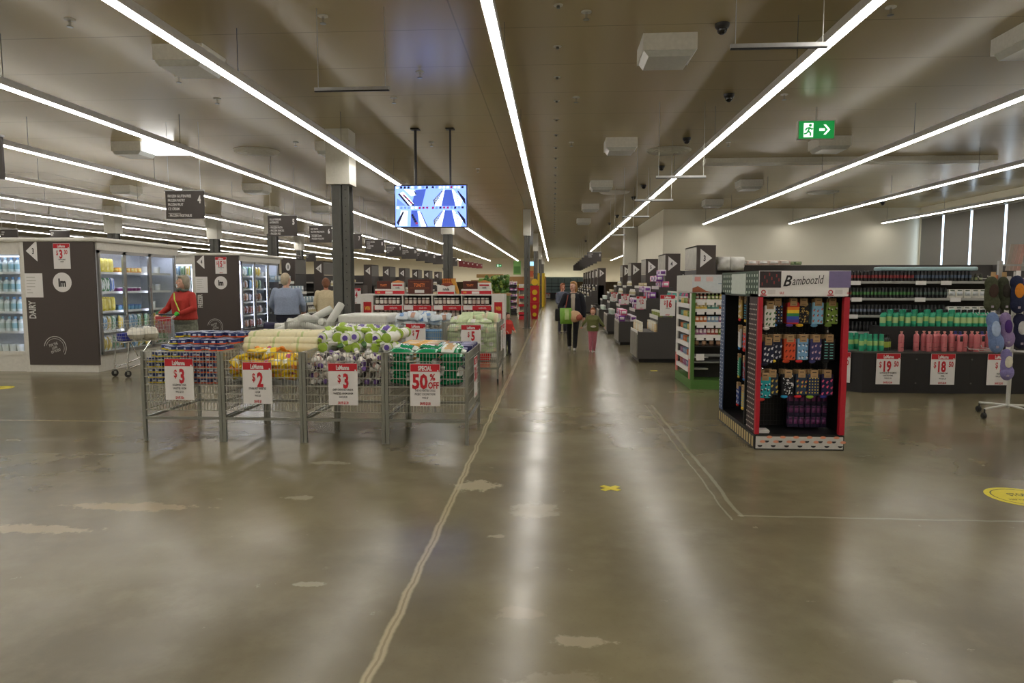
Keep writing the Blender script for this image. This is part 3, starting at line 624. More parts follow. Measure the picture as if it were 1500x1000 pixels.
def line(ms, name, label, cat, group, start, step, n, rz=0, jit=.004, skip=0, rot=None):
    s = Vector(start); st_ = Vector(step)
    for k in range(n):
        if skip and R.random() < skip: continue
        m = ms[(k*len(ms))//n] if isinstance(ms, tuple) else R.choice(ms)
        p = s+st_*k+Vector((R.uniform(-jit, jit), R.uniform(-jit, jit), 0))
        tag(put(m, name, p, rz+R.uniform(-.05, .05), rot=rot), label, cat, group)
def arrow(b_, cx, cz, s, y, num, dirn, T=None, tall=1.25):
    k = -1 if dirn == 'L' else 1
    tri = [(cx+k*s*.5, y, cz), (cx-k*s*.5, y, cz+s*.5*tall), (cx-k*s*.5, y, cz-s*.5*tall)]
    b_.add(tri, [(0, 1, 2)], paper, T); b_.text(num, cx-k*s*.14, cz-s*.25, s*.5, ink, y-.002, bold=.03, T=T)

# ------------------------------------------------------------------ cooler blocks
def shelf_items(ms_by_shelf, labels, frm, to, zs, nrm, rz, n, depth=.1):
    for k, z in enumerate(zs):
        a, b_ = Vector((*frm, z)), Vector((*to, z))
        line(ms_by_shelf[k], labels[k][0], labels[k][1], labels[k][2], labels[k][1][:60], a+(b_-a)/(2*n), (b_-a)/n, n, rz)
def cooler(pxl, xr, y0, y1, xl, num, word, lab, psign, dx_doors, side_items, front_items, xend):
    t = thing('display_cooler', lab, 'cooler', (0, 0, 0))
    base = mat('cooler_white', (214, 212, 204), .4); ins = mat('cooler_lining', (228, 232, 240), .5)
    H = 2.36
    pw = xr-pxl
    # body with open lit cavities on the aisle side and on the front
    b_ = MB().box(xl, xr-.02, y0+.05, y1, 0, .30, base).box(xl, xr+.03, y0+.05, y1+.02, 2.2, H, base)
    b_.box(xl, xr-.8, y0+.75, y1, .30, 2.2, ins)
    b_.box(xr-.8, xr-.02, y0+.05, y0+.10, .3, 2.2, ins).box(xr-.8, xr-.02, y1-.05, y1, .3, 2.2, ins)
    b_.build('cabinet', t)
    MB().rbox(xl, xr+.1, y0-.02, y1+.1, H-.02, H+.06, .03, base).build('canopy', t)
    e = MB().box(xr-pw, xr, y0, y0+.05, .13, 2.42, dpanel).build('end_panel', t)
    g = MB(); cx = xr-pw/2; yy = y0-.003
    arrow(g, xr-pw+.155, 2.18, .21, yy, num, 'L', tall=1.8)
    g.box(xr-pw, xr-pw+.33, yy, y0, 1.35, 1.78, paper)
    for k in range(6): g.box(xr-pw+.03, xr-pw+.10+.12*R.random(), yy-.001, yy, 1.70-k*.055, 1.715-k*.055, C(190, 188, 182))
    g.disc(xr-pw+.70, 1.62, .175, yy-.001, paper, 30); g.text('lm', xr-pw+.70, 1.55, .14, ink, yy-.003, bold=.05, sx=.75)
    g.text(word, xr-pw+.11, 1.03, .12, C(205, 205, 200), yy-.001, w=.34, rot=0, bold=.03) if False else None
    vs = MB().text(word, 0, 0, .13, C(205, 205, 200), 0, w=.36, align='C', bold=.03)
    for v in vs.v: v.xz = (-v.z, v.x)
    g.add([Vector((v.x+xr-pw+.17, yy-.001, v.z+1.13)) for v in vs.v], vs.f, C(205, 205, 200))
    q = C(196, 194, 188); c2x, c2z = xr-pw+.5, .44
    g.ring(c2x, c2z, .20, .212, yy-.001, q, a0=-.6, a1=3.0); g.ring(c2x, c2z, .165, .172, yy-.001, q, a0=-.5, a1=2.9)
    T = Matrix.Translation((c2x, 0, c2z)) @ Matrix.Rotation(-.32, 4, 'Y')
    for k, s in enumerate(('FOR THE', 'LOVE', 'OF FOOD')): g.text(s, -.01, .045-k*.062, .05, q, yy-.002, w=.2, T=T, bold=.02)
    g.build('panel_graphic', e)
    price_sign((xr-pw+.72, y0-.008, 1.86), 0, psign[0], price=psign[1], cents=psign[2], lines=psign[3], save=psign[4], w_=.31, h=.45)
    MB().box(xr-pw, xr-.02, y0+.01, y0+.05, 0, .13, base).build('kick_plate', t)
    # aisle side: doors
    ys = dx_doors
    for i in range(len(ys)-1):
        a, b2 = ys[i], ys[i+1]
        d = MB().box(xr-.02, xr+.02, a, a+.045, .32, 2.2, alu).box(xr-.02, xr+.02, b2-.045, b2, .32, 2.2, alu).box(xr-.02, xr+.02, a, b2, .30, .36, alu).box(xr-.02, xr+.02, a, b2, 2.14, 2.2, alu).build('door', t)
        MB().box(xr-.004, xr+.004, a+.045, b2-.045, .36, 2.14, glass).build('pane', d)
        MB().tube([(xr+.02, b2-.07, .95), (xr+.06, b2-.07, 1.0), (xr+.06, b2-.07, 1.5), (xr+.02, b2-.07, 1.55)], .011, chrome, 6).build('handle', d)
        MB().box(xr-.05, xr-.03, a+.008, a+.03, .4, 2.1, coolamp).box(xr-.16, xr-.10, a+.05, b2-.05, 2.15, 2.17, coolamp).build('cabinet_lamp', t)
    zs = (.36, .74, 1.1, 1.46, 1.82)
    sh = MB()
    for z in zs: sh.box(xr-.78, xr-.10, ys[0], ys[-1], z-.035, z-.02, base); sh.box(xr-.105, xr-.095, ys[0], ys[-1], z-.05, z-.005, paper)
    sh.build('shelf_rack', t)
    for i in range(len(ys)-1):
        for k, z in enumerate(zs):
            ms, nm, l, n, fr = side_items[i][k]
            line(ms, nm, l, nm.split('_')[-1], l, (xr-.2, ys[i]+.06+(ys[i+1]-ys[i]-.1)/n/2, z-.015), (0, (ys[i+1]-ys[i]-.1)/n, 0), n, PI/2, skip=fr)
            line(ms, nm, l, nm.split('_')[-1], l, (xr-.36, ys[i]+.12+(ys[i+1]-ys[i]-.1)/n/2, z-.015), (0, (ys[i+1]-ys[i]-.1)/n, 0), n, PI/2-.3, skip=fr)
    # front side facing the camera
    xs = [xr-pw-.06-k*.82 for k in range(3)]
    for k in range(len(xs)-1):
        a, b2 = xs[k+1], xs[k]
        if b2 < xend: break
        d = MB().box(a, a+.05, y0+.03, y0+.07, .32, 2.2, base).box(b2-.05, b2, y0+.03, y0+.07, .32, 2.2, base).box(a, b2, y0+.03, y0+.07, .3, .37, base).box(a, b2, y0+.03, y0+.07, 2.12, 2.2, base).build('door', t)
        MB().box(a+.05, b2-.05, y0+.046, y0+.054, .37, 2.12, glass).build('pane', d)
        MB().box(a+.06, b2-.06, y0+.12, y0+.14, 2.08, 2.10, coolamp).build('cabinet_lamp', t)
        MB().box(b2-.09, b2-.07, y0+.09, y0+.11, .4, 2.0, coolamp).build('cabinet_lamp', t)
        s2 = MB()
        for z in zs: s2.box(a, b2, y0+.14, y0+.75, z-.035, z-.02, base); s2.box(a, b2, y0+.135, y0+.145, z-.05, z-.005, paper)
        s2.build('shelf_rack', t)
        for j, z in enumerate(zs):
            ms, nm, l, n = front_items[j]
            line(ms, nm, l, nm.split('_')[-1], l, (a+.05+.72/n/2, y0+.22, z-.015), (.72/n, 0, 0), n)
    MB().box(xr-pw-.07, xr-pw, y0, y0+.08, 0, 2.36, base).build('corner_post', t)
    return t
def B_(*c): return C(*c, rough=.35)
bagy = [prod('bag', .13, .26, B_(226, 205, 50), B_(240, 220, 120), d_=.07, name='frozen_bag') for _ in range(2)]
def upr(ms):       # stand soft bags upright: bake rotation
    out = []
    for m in ms:
        n = m.copy(); n.transform(Matrix.Translation((0, 0, .13)) @ Matrix.Rotation(PI/2, 4, 'X')); out.append(n)
    return out
bagy = upr(bagy)
bagm = upr([prod('bag', .13, .26, B_(*c), B_(*d), d_=.07, name='food_bag') for c, d in (((110, 80, 160), (230, 228, 240)), ((230, 230, 235), (90, 120, 190)), ((80, 140, 90), (240, 240, 235)))])
bagpale = upr([prod('bag', .13, .26, B_(*c), B_(*d), d_=.07, name='pale_bag') for c, d in (((226, 230, 232), (120, 160, 190)), ((216, 222, 205), (110, 150, 110)), ((235, 232, 225), (220, 190, 90)))])
bagmeat = upr([prod('bag', .16, .2, B_(*c), B_(*d), d_=.07, name='meat_pack') for c, d in (((220, 222, 226), (150, 80, 60)), ((70, 62, 90), (200, 200, 210)), ((226, 224, 220), (190, 130, 90)))])
pors = [prod('box', .12, .1, B_(230, 160, 60), B_(250, 220, 120), name='orange_box')]
ptub = [prod('tub', .10, .08, B_(150, 60, 130), B_(210, 150, 190), B_(235, 230, 235), name='purple_tub')]
ptea = [prod('tub', .09, .1, B_(120, 170, 200), B_(220, 230, 235), B_(90, 120, 170), name='blue_tub')]
milk = [prod('bottle', .11, .27, B_(214, 226, 226), B_(150, 190, 200), B_(110, 150, 190), name='milk_bottle'), prod('bottle', .11, .27, B_(226, 230, 226), B_(190, 205, 200), B_(160, 190, 200), name='milk_bottle')]
wtub = [prod('tub', .13, .14, B_(232, 232, 226), B_(215, 215, 210), B_(225, 228, 228), name='white_tub')]
def SI(a, b_, c, d, e): return [a, b_, c, d, e]
D0 = [(bagpale, 'dairy_pack', 'pale dairy pack on the lowest shelf of the dairy cooler', 5, .1), (bagpale, 'dairy_pack', 'white and green pack low in the dairy cooler', 5, 0), (bagy, 'cheese_bag', 'yellow cheese bag in the nearest dairy cooler door', 5, 0), (bagm, 'cheese_bag', 'purple and white cheese bag in the dairy cooler', 5, 0), (bagy, 'cheese_bag', 'yellow bag on the top dairy cooler shelf', 5, 0)]
D1 = [(bagpale, 'dairy_pack', 'pale dairy pack on the lowest shelf of the dairy cooler', 5, .1), (bagpale, 'dairy_pack', 'white and green pack low in the dairy cooler', 5, 0), (ptea, 'yoghurt_tub', 'blue white tub in the middle dairy cooler door', 6, 0), (ptub, 'yoghurt_tub', 'purple tub row in the middle dairy cooler door', 6, 0), (pors, 'cheese_box', 'orange box on the top middle dairy cooler shelf', 6, 0)]
D2 = [(bagpale, 'dairy_pack', 'pale dairy pack on the lowest shelf of the dairy cooler', 5, .1), (bagpale, 'dairy_pack', 'white and green pack low in the dairy cooler', 5, 0)]+[(wtub, 'dairy_tub', 'white tub in the farthest dairy cooler door', 4, .5)]*3
F0 = [(wtub, 'dairy_tub', 'white tub on the lowest front shelf of the dairy cooler', 5), (milk, 'milk_bottle', 'milk bottle in the front of the dairy cooler', 6), (milk, 'milk_bottle', 'milk bottle in the front of the dairy cooler', 6), (milk, 'milk_bottle', 'milk bottle in the front of the dairy cooler', 6), (milk, 'milk_bottle', 'milk bottle in the front of the dairy cooler', 6)]
y3 = G(90, 546).y+.12; xr3 = D(141, 450, y3).x
ya = [DX(p, 400, xr3).y for p in (143, 182, 219, 256)]
ya[0] = y3+.1
cooler(D(39, 450, y3).x, xr3, y3, ya[-1]+.1, xr3-6, '3', 'DAIRY', 'dairy cooler block with dark end panel numbered 3 and lit glass doors', ('black and white price sign reading $3.30 on the dairy panel', '3', '30', ['CREAM CHEESE', '250GM'], ''), ya, [D0, D1, D2], F0, -99)
xr4 = D(353, 500, 17.9).x
yb = [DX(p, 400, xr4).y for p in (356, 372.5, 392, 407)]
M0 = [(bagmeat, 'frozen_pack', 'white and brown pack in the freezer doors', 4, 0)]*2+[(bagmeat, 'frozen_pack', 'dark and white pack in the freezer doors', 4, 0)]*2+[(bagm, 'frozen_bag', 'dark violet bag at the top of the freezer', 4, 0)]
M1 = [(bagmeat, 'frozen_pack', 'white and brown pack in the freezer doors', 4, 0)]*3+[(bagpale, 'frozen_bag', 'pale bag at the top of the middle freezer door', 4, 0)]*2
FF = [(bagpale, 'frozen_pack', 'pale pack behind the freezer front door', 5), (bagmeat, 'frozen_pack', 'white pack behind the freezer front door', 5), (pors, 'frozen_box', 'orange box row behind the freezer front door', 5), (bagm, 'frozen_pack', 'reddish white pack behind the freezer front door', 5), (bagpale, 'frozen_pack', 'clear white pack high behind the freezer front door', 5)]
cooler(D(288, 450, 17.9).x, xr4, 17.9, yb[-1]+.1, xr4-6, '4', 'FREEZER', 'freezer block with dark end panel numbered 4 and lit glass doors', ('red and white price sign reading $15.50 on the freezer panel', '15', '50', ['FROZEN PRAWNS', '1KG'], 'SAVE $4'), [18.05]+yb[1:], [M0, M1, [(wtub, 'frozen_tub', 'white tub in the farthest freezer door', 3, .6)]*5], FF, -99)

# ------------------------------------------------------------------ hanging aisle signs
signm = mat('hanging_sign_grey', (70, 65, 62), .6, var=.04)
def aisle_sign(x0, x1, y, z0, z1, num, lines, lab, m=signm, drop=True):
    t = thing('aisle_sign', lab, 'sign', ((x0+x1)/2, y, z0)); w_, h = x1-x0, z1-z0
    MB().box(-w_/2, w_/2, 0, .03, 0, h, m).build('board', t); MB().box(-w_/2-.01, w_/2+.01, -.01, .04, h, h+.02, alu).build('top_rail', t)
    g = MB(); ty = h-.10; wt = paper
    for i, l in enumerate(lines):
        if l == '-': g.box(-w_/2+.04, -w_/2+.25, -.002, 0, ty+.015, ty+.019, wt); ty -= .04
        else: g.text(l, -w_/2+.04, ty, .045, wt, -.002, w=w_*.66, align='L', bold=.02); ty -= .068
    if num: g.text(num, w_/2-.07, h-.19, .12, wt, -.002, w=.11, bold=.04)
    if g.v: g.build('lettering', t)
    if drop:
        for s in (-1, 1): MB().tube([(s*w_*.42, .015, h+.02), (s*w_*.42, .015, HC-z0-.01)], .003, wirem, 4).build('cable', t)
txts = {'4': ['FROZEN GLUTEN FREE', 'FROZEN PASTRY', 'FROZEN FRUIT', 'ICE CREAM', '-', '- FROZEN VEGETABLES'], '5': ['OIL & VINEGAR', 'ANTIPASTO', '-', '- FROZEN PASTA', '- FROZEN SNACKS', '- FROZEN PIES'], '6': ['DRY PASTA', 'GLUTEN FREE PASTA', '-', '- FROZEN CHIPS', '- FROZEN POULTRY'], '7': ['RICE', 'NOODLES', 'ASIAN FOODS', '- SAUCES'],
        '8': ['SOUP & GRAVIES', 'STOCK', 'CANNED FISH', 'SPREADS'], '9': ['BREAKFAST CEREAL', 'HEALTH FOODS', 'MUESLI BARS', 'NUTS'], '10': ['TEA & COFFEE', 'LONG LIFE MILK', 'SUGAR'], '11': ['BISCUITS', 'CAKES'], '12': ['SNACKS', 'CHIPS'], '13': ['DRINKS'], '14': ['WATER']}
for n, a, b_, ya_, yb_, Y in (('4', 242, 299, 280, 320, 10.9), ('5', 392, 435, 316, 345.5, 14.9), ('6', 453, 486, 331, 355, 17.5), ('7', 503, 530, 342.5, 364.5, 20.3), ('8', 535, 563, 351, 371, 23.1), ('9', 565, 589, 359, 375.5, 26.3), ('10', 588, 611, 364, 379, 28.8), ('11', 609, 627, 369, 382, 31.6), ('12', 622, 638, 372, 385, 34.6), ('13', 634, 650, 374, 387, 37.5), ('14', 658, 670, 378, 389.5, 43.5)):
    p, q = D(a, ya_, Y), D(b_, yb_, Y)
    aisle_sign(p.x, q.x, Y, q.z, p.z, n, txts[n], 'dark grey hanging aisle sign %s in the row toward the back, number %s' % (ordn(int(n)-4), n))
for k in range(5):
    Y = 46+k*3; a = 672+k*6.4; p, q = D(a, 382+k*1.1, Y), D(a+9, 390.5+k*.6, Y)
    aisle_sign(p.x, q.x, Y, q.z, p.z, str(15+k), [], 'small dark red hanging aisle sign, %s of the red ones' % ordn(k), mat('hanging_sign_red', (116, 36, 40), .6))
p, q = D(-70, 201, 7.2), D(5, 262, 7.2); aisle_sign(p.x, q.x, 7.2, q.z, p.z, '', [], 'dark hanging sign cut by the left picture edge')
for k in range(8):
    Y = 33.5+k*3.4; p = Vector((1.62, 0, 0)); z1 = 1.6+1.5; aisle_sign(1.62, 2.3, Y, z1-.44, z1, str(8+k), ['HOUSEHOLD', 'LAUNDRY', 'CLEANING'] if k == 0 else [], 'dark hanging aisle sign right of the aisle, %s nearest' % ordn(k))
for a, b_, ya_, yb_, Y, l in ((73, 102, 338, 350, 24, 'small dark hanging sign above the dairy panel'), (225, 246, 355, 359.5, 36, 'small dark hanging sign beyond the dairy cooler doors'), (434, 441, 375, 387, 33, 'small dark hanging sign beside the oval emblem tower'), (448, 463, 372, 383, 34, 'dark hanging sign just above tower six'), (0, 26, 336, 350, 20, 'dark hanging sign above the leftmost cooler')):
    p, q = D(a, ya_, Y), D(b_, yb_, Y); aisle_sign(p.x, q.x, Y, q.z, p.z, '', ['WINE', 'BEER'], l)

WORD = {str(i+3): w for i, w in enumerate('three four five six seven eight nine ten eleven twelve thirteen'.split())}
# ------------------------------------------------------------------ gondola end towers with stepped displays
silver = mat('etched_metal_panel', (150, 148, 138), .4, .5, var=.35, scale=7)
ribbed = mat('ribbed_grey_board', (92, 90, 86), .55, var=.1, scale=90)
def tower(x0, x1, y, dy, num, dirn, lab, h=2.41, oval=False):
    t = thing('shelf_tower', lab, 'tower', ((x0+x1)/2, y, 0)); w_ = x1-x0
    MB().box(-w_/2, w_/2, 0, .04, 0, h, dpanel).build('front_board', t)
    sx = -w_/2 if dirn == 'R' else w_/2-.03
    MB().box(sx, sx+.03, .04, dy, h-.5, h, silver if dirn == 'R' else ribbed).box(sx, sx+.03, .04, dy, 0, h-.52, black).build('side_board', t)
    MB().box(-w_/2, w_/2, .04, dy, h-.03, h, dpanel).build('cap', t)
    g = MB()
    if oval: g.disc(0, h-.27, .13, -.003, paper, 24, sx=.6); g.text('0', 0, h-.33, .12, ink, -.005, bold=.03)
    else: arrow(g, 0, h-.27, w_*.62, -.003, num, dirn, tall=1.6)
    g.build('number_arrow', t)
def step_display(xa, y, dy, side, lab, items, steps=((0, .4, .62), (.4, .7, .92), (.7, 1.0, 1.22), (1.0, 1.37, 1.5))):
    t = thing('stepped_display', lab, 'display', (xa, y, 0)); s = side
    poly = [(0, .08)]
    for a, b_, z in steps: poly += [(s*a, z), (s*b_, z)]
    poly.append((s*steps[-1][1], .08))
    if s < 0: poly = poly[::-1]
    MB().prism(poly, 0, dy, 'y', dgrey).build('body', t)
    MB().box(min(0, s*steps[-1][1])+.03, max(0, s*steps[-1][1])-.03, .04, dy-.04, 0, .08, black).build('plinth', t)
    f = MB().box(min(-s*.02, 0), max(-s*.02, 0), .02, dy-.02, .1, .60, silver)
    f.build('front_board', t)
    for a, b_, z in steps: MB().box(min(s*(a-.012), s*a), max(s*(a-.012), s*a), 0, dy, z-.05, z+.03, white).build('price_rail', t)
    for k, (ms, nm, l, n, rows) in enumerate(items):
        a, b_, z = steps[k]
        for r_ in range(rows):
            xx = xa+s*(a+.07+(b_-a-.1)*(r_/max(1, rows-1) if rows > 1 else .4))
            line(ms, nm, l, nm.split('_')[-1], l, (xx, y+.08, z+.001), (0, (dy-.16)/max(1, n-1), 0), n, -PI/2 if s > 0 else PI/2)
    return t
c_or = [prod('jar', .075, .2, B_(224, 190, 140), B_(236, 214, 170), B_(230, 224, 205), name='candle_jar'), prod('jar', .075, .2, B_(228, 222, 200), B_(240, 236, 224), B_(230, 226, 210), name='candle_jar')]
c_gr = [prod('tub', .09, .12, B_(150, 160, 90), B_(205, 210, 160), B_(226, 226, 214), name='green_jar')]
c_te = [prod('bottle', .07, .22, B_(70, 150, 140), B_(225, 228, 222), B_(230, 230, 225), name='teal_bottle'), prod('bottle', .07, .22, B_(190, 90, 130), B_(230, 220, 225), B_(235, 235, 230), name='pink_bottle')]
c_bx = [prod('box', .12, .16, B_(120, 160, 158), B_(230, 232, 228), name='teal_box')]
c_pu = [prod('box', .16, .15, B_(236, 228, 238), B_(120, 60, 150), B_(220, 70, 120), name='laundry_box'), prod('box', .16, .15, B_(130, 70, 160), B_(240, 236, 240), B_(230, 90, 130), name='laundry_box'), prod('box', .16, .15, B_(228, 120, 160), B_(245, 240, 245), B_(120, 60, 150), name='laundry_box')]
c_lt = [prod('tub', .13, .16, B_(210, 226, 216), B_(90, 200, 70), B_(236, 240, 236), name='green_tub')]
c_wh = [prod('bottle', .08, .2, B_(226, 224, 214), B_(200, 190, 150), B_(240, 240, 235), name='white_bottle')]
c_br = [prod('box', .12, .12, B_(190, 170, 120), B_(230, 225, 200), name='tan_box')]
c_bk = [prod('tub', .1, .09, B_(40, 40, 40), B_(220, 220, 216), B_(30, 30, 30), name='dark_tub')]
xs_ = 1.70
U = [(13.88, 1.15, 'nearest stepped display with a row of pale candle jars', [(c_or, 'candle_jar', 'pale orange jar on the lowest step of the nearest stepped display', 9, 2), (c_gr, 'green_jar', 'olive jar on the second step behind the $16 sign', 8, 2), (c_te, 'tall_bottle', 'teal or pink bottle on the third step of the nearest display', 9, 2), (c_bx, 'teal_box', 'teal and white box on the top step of the nearest display', 6, 1)]),
     (17.8, 1.2, 'stepped display piled with purple laundry boxes', [(c_pu, 'laundry_box', 'purple and white box stacked on the second stepped display', 6, 2), (c_pu, 'laundry_box', 'purple and white box stacked on the second stepped display', 6, 1), (c_pu, 'laundry_box', 'pink and purple box high on the second stepped display', 6, 1), (c_pu, 'laundry_box', 'pink and purple box high on the second stepped display', 6, 1)]),
     (21.8, 1.2, 'third stepped display from the camera on the right side', [(c_lt, 'green_tub', 'green and white tub on the third stepped display', 6, 1), (c_pu, 'laundry_box', 'purple box on the third stepped display', 6, 1), (c_wh, 'white_bottle', 'white bottle on the third stepped display', 8, 1), (c_br, 'tan_box', 'tan box on the third stepped display', 6, 1)]),
     (25.7, 1.2, 'fourth stepped display from the camera on the right side', [(c_lt, 'green_tub', 'green and white tub on the fourth stepped display', 6, 1), (c_lt, 'green_tub', 'green and white tub on the fourth stepped display', 6, 1), (c_wh, 'white_bottle', 'white bottle on the fourth stepped display', 8, 1), (c_wh, 'white_bottle', 'white bottle on the fourth stepped display', 8, 1)]),
     (29.7, 1.2, 'fifth stepped display from the camera on the right side', [(c_bk, 'dark_tub', 'dark tub on the fifth stepped display', 6, 1), (c_lt, 'green_tub', 'green tub on the fifth stepped display', 6, 1), (c_br, 'tan_box', 'tan box on the fifth stepped display', 7, 1), (c_wh, 'white_bottle', 'white bottle on the fifth stepped display', 7, 1)])]
for y, dy, l, it in U: step_display(xs_, y, dy, 1, l, it)
for r_ in range(4):          # second layer of laundry boxes
    line(c_pu, 'laundry_box', 'purple and white box stacked on the second stepped display', 'box', 'purple and white box stacked on the second stepped display', (xs_+.12+.3*min(r_, 3), 17.88, (.62, .92, 1.22, 1.5)[r_]+.152), (0, .21, 0), 6 if r_ != 1 else 4, -PI/2)
line(c_pu, 'laundry_box', 'pink and purple box high on the second stepped display', 'box', 'pink and purple box high on the second stepped display', (xs_+1.1, 17.88, 1.80), (0, .21, 0), 3, -PI/2)
price_sign((xs_+.58, 13.84, .95), 0, 'large price sign reading $16 standing on the nearest stepped display', price='16', lines=['CANDLES'], save='SAVE $9', w_=.3, h=.42)
for y, l in ((17.75, 'price sign facing the camera on the laundry box display'), (21.75, 'price sign facing the camera on the third stepped display'), (25.65, 'price sign facing the camera on the fourth stepped display')):
    price_sign((xs_+.55, y, .95), 0, l, price='12', lines=['WAS $20'], save='SAVE $8', w_=.24, h=.32)
lm = MB().disc(0, 0, .17, 0, paper, 28).text('lm', 0, -.06, .13, ink, -.003, bold=.05, sx=.75)
lm.box(-.01, .01, 0, .003, -.01, .01, paper)
o = lm.build('round_emblem', loc=(xs_+1.30, 13.875, 1.16)); tag(o, 'white round lettered emblem on the side of the nearest stepped display', 'emblem')
o = MB().ring(0, 0, .24, .255, 0, paper).ring(0, 0, .2, .207, 0, paper).box(-.2, .2, 0, .002, -.002, .002, paper).build('ring_emblem', loc=(xs_+1.27, 13.875, .45)); tag(o, 'white double ring printed low on the nearest stepped display', 'emblem')
for k, (n, y, dy) in enumerate((('3', 14.9, 1.3), ('4', 19.0, 1.3), ('5', 23.0, 1.2), ('6', 27.3, 1.2), ('7', 30.6, 1.2), ('8', 36.5, 1.2), ('9', 40, 1.2), ('10', 43.5, 1.2), ('11', 47, 1.2), ('12', 50.5, 1.2), ('13', 54, 1.2))):
    off = 3.05 if k < 5 else 2.35
    tower(off, off+.40, y, dy, n, 'R', 'dark tower with right arrow numbered %s at a shelf end' % WORD[n])
    if k >= 5: step_display(1.3, y, 1.2, 1, 'distant stepped display below the right tower numbered %s' % WORD[n], [([c_bk[0], c_wh[0]], 'small_tub', 'small dark or white item on a distant right display', 5, 1)]*4)
lad = dgrey
# gondola shelving behind the towers
def gondola(x0, x1, y, dy, lab, items, h=1.95, front=True, zs=(.25, .6, .95, 1.3, 1.65)):
    t = thing('shelving_unit', lab, 'shelving', (x0, y, 0)); L_ = x1-x0
    MB().box(0, L_, 0, dy, 0, .12, dgrey).build('base', t); MB().box(0, L_, dy*.45, dy*.55, .12, h, dgrey).build('back_panel', t)
    for z in zs: MB().box(0, L_, .03, dy*.45, z-.03, z, dgrey).box(0, L_, .015, .03, z-.045, z+.005, mat('price_strip', (160, 160, 156), .5)).build('shelf', t)
    MB().box(0, .03, 0, dy, .12, h, dgrey).box(L_-.03, L_, 0, dy, .12, h, dgrey).build('end_frame', t)
    for k, (ms, nm, l, n) in enumerate(items):
        if k < len(zs): line(ms, nm, l, nm.split('_')[-1], l, (x0+.1, y+.12, zs[len(zs)-1-k]+.001), ((L_-.2)/n, 0, 0), n)
for k, y in enumerate((19.1, 23.1)):
    gondola(3.47, 7.5, y, 1.1, 'dark shelving behind the right tower numbered %s' % ('four', 'five')[k], [(c_wh, 'white_bottle', 'white bottle on the upper shelf behind right tower %s' % ('four', 'five')[k], 18)])
q = G(1100, 540)
gondola(3.47, 9.5, 14.95, 1.1, 'dark shelving behind the right tower numbered three', [(c_br, 'tan_box', 'tan box on the shelf above the garden oil stand', 12)], h=2.0)
wbag = pouch(.32, .3, .25, white, None, 'white_sack', 77); wbag.transform(Matrix.Rotation(PI/2, 4, 'X'))
for k, px in enumerate((1059, 1080)): tag(put(wbag, 'white_sack', D(px, 386, 15.2), .2*k), 'white plastic sack on top shelf right of tower 3, %s' % ('left one' if k == 0 else 'right one'), 'sack')
line([prod('box', .22, .09, B_(214, 190, 180), B_(235, 232, 228), name='flat_carton')], 'flat_carton', 'pale flat carton in a row above the sock stand', 'carton', 'pale flat cartons', (D(1100, 392, 15.2).x, 15.2, 2.0), (.23, 0, 0), 4)
line([prod('box', .14, .07, B_(96, 120, 80), B_(150, 165, 120), name='green_carton')], 'green_carton', 'green carton in a row right of the pale flat cartons', 'carton', 'green cartons', (D(1147, 392, 15.2).x, 15.2, 2.0), (.15, 0, 0), 3)

# left towers and their gondolas
for k, (n, xr_, y) in enumerate((('6', -8.3, 24.3), ('7', -7.85, 29.2), ('8', -7.85, 32.5), ('9', -7.85, 35.9), ('10', -7.9, 39.6), ('11', -7.9, 43.2), ('12', -7.9, 47), ('13', -7.9, 51))):
    w_ = .34; tower(xr_-w_, xr_, y, 1.2, n, 'L', 'dark tower with left arrow numbered %s' % WORD[n])
    gondola(xr_-w_-6, xr_-w_-.02, y+.05, 1.1, 'dark shelving behind the left tower numbered %s' % WORD[n], [(c_br if k % 2 else c_wh, 'shelf_item', 'small packet on the upper shelf behind left tower %s' % WORD[n], 16)])
    if k < 6: step_display(xr_+1.45, y+.02, 1.15, -1, 'stepped display in front of the left tower numbered %s' % WORD[n], [(c_or, 'small_jar', 'small jar on the display by left tower %s' % WORD[n], 5, 1)]*2+[(c_wh, 'white_bottle', 'white bottle on the display by left tower %s' % WORD[n], 7, 1)]*2)
q = D(412, 380, 21.8); tower(q.x, q.x+.44, 21.8, 1.0, '', 'L', 'dark tower with white oval emblem beside the freezer', oval=True)
paleb = [prod('box', .2, .2, B_(150, 172, 186), B_(210, 220, 224), B_(235, 235, 230), name='pale_blue_box')]
step_display(q.x+1.9, 20.2, 1.2, -1, 'stepped display of pale blue boxes beside the man in light blue', [(c_wh, 'white_bottle', 'white bottle on the low step beside the man in light blue', 8, 2), (paleb, 'pale_blue_box', 'pale blue box on the stepped display beside the oval emblem tower', 5, 1), (paleb, 'pale_blue_box', 'pale blue box on the stepped display beside the oval emblem tower', 5, 1), (paleb, 'pale_blue_box', 'pale blue box on the stepped display beside the oval emblem tower', 5, 1)], steps=((0, .5, .7), (.5, .95, 1.0), (.95, 1.35, 1.32), (1.35, 1.8, 1.64)))
price_sign((D(520.5, 440, 20).x, 20, 1.0), 0, 'small price sign right of the big grey column', price='4', lines=['WAS $6'], save='SAVE $2', w_=.34, h=.46)
tag(MB().box(-.25, .25, 0, .5, 0, 1.55, dpanel).box(-.27, .27, -.02, .52, 0, .1, black).build('promotion_plinth', loc=(D(520, 440, 20.05).x, 20.03, 0)), 'dark plinth carrying the small price sign beside the column', 'plinth')

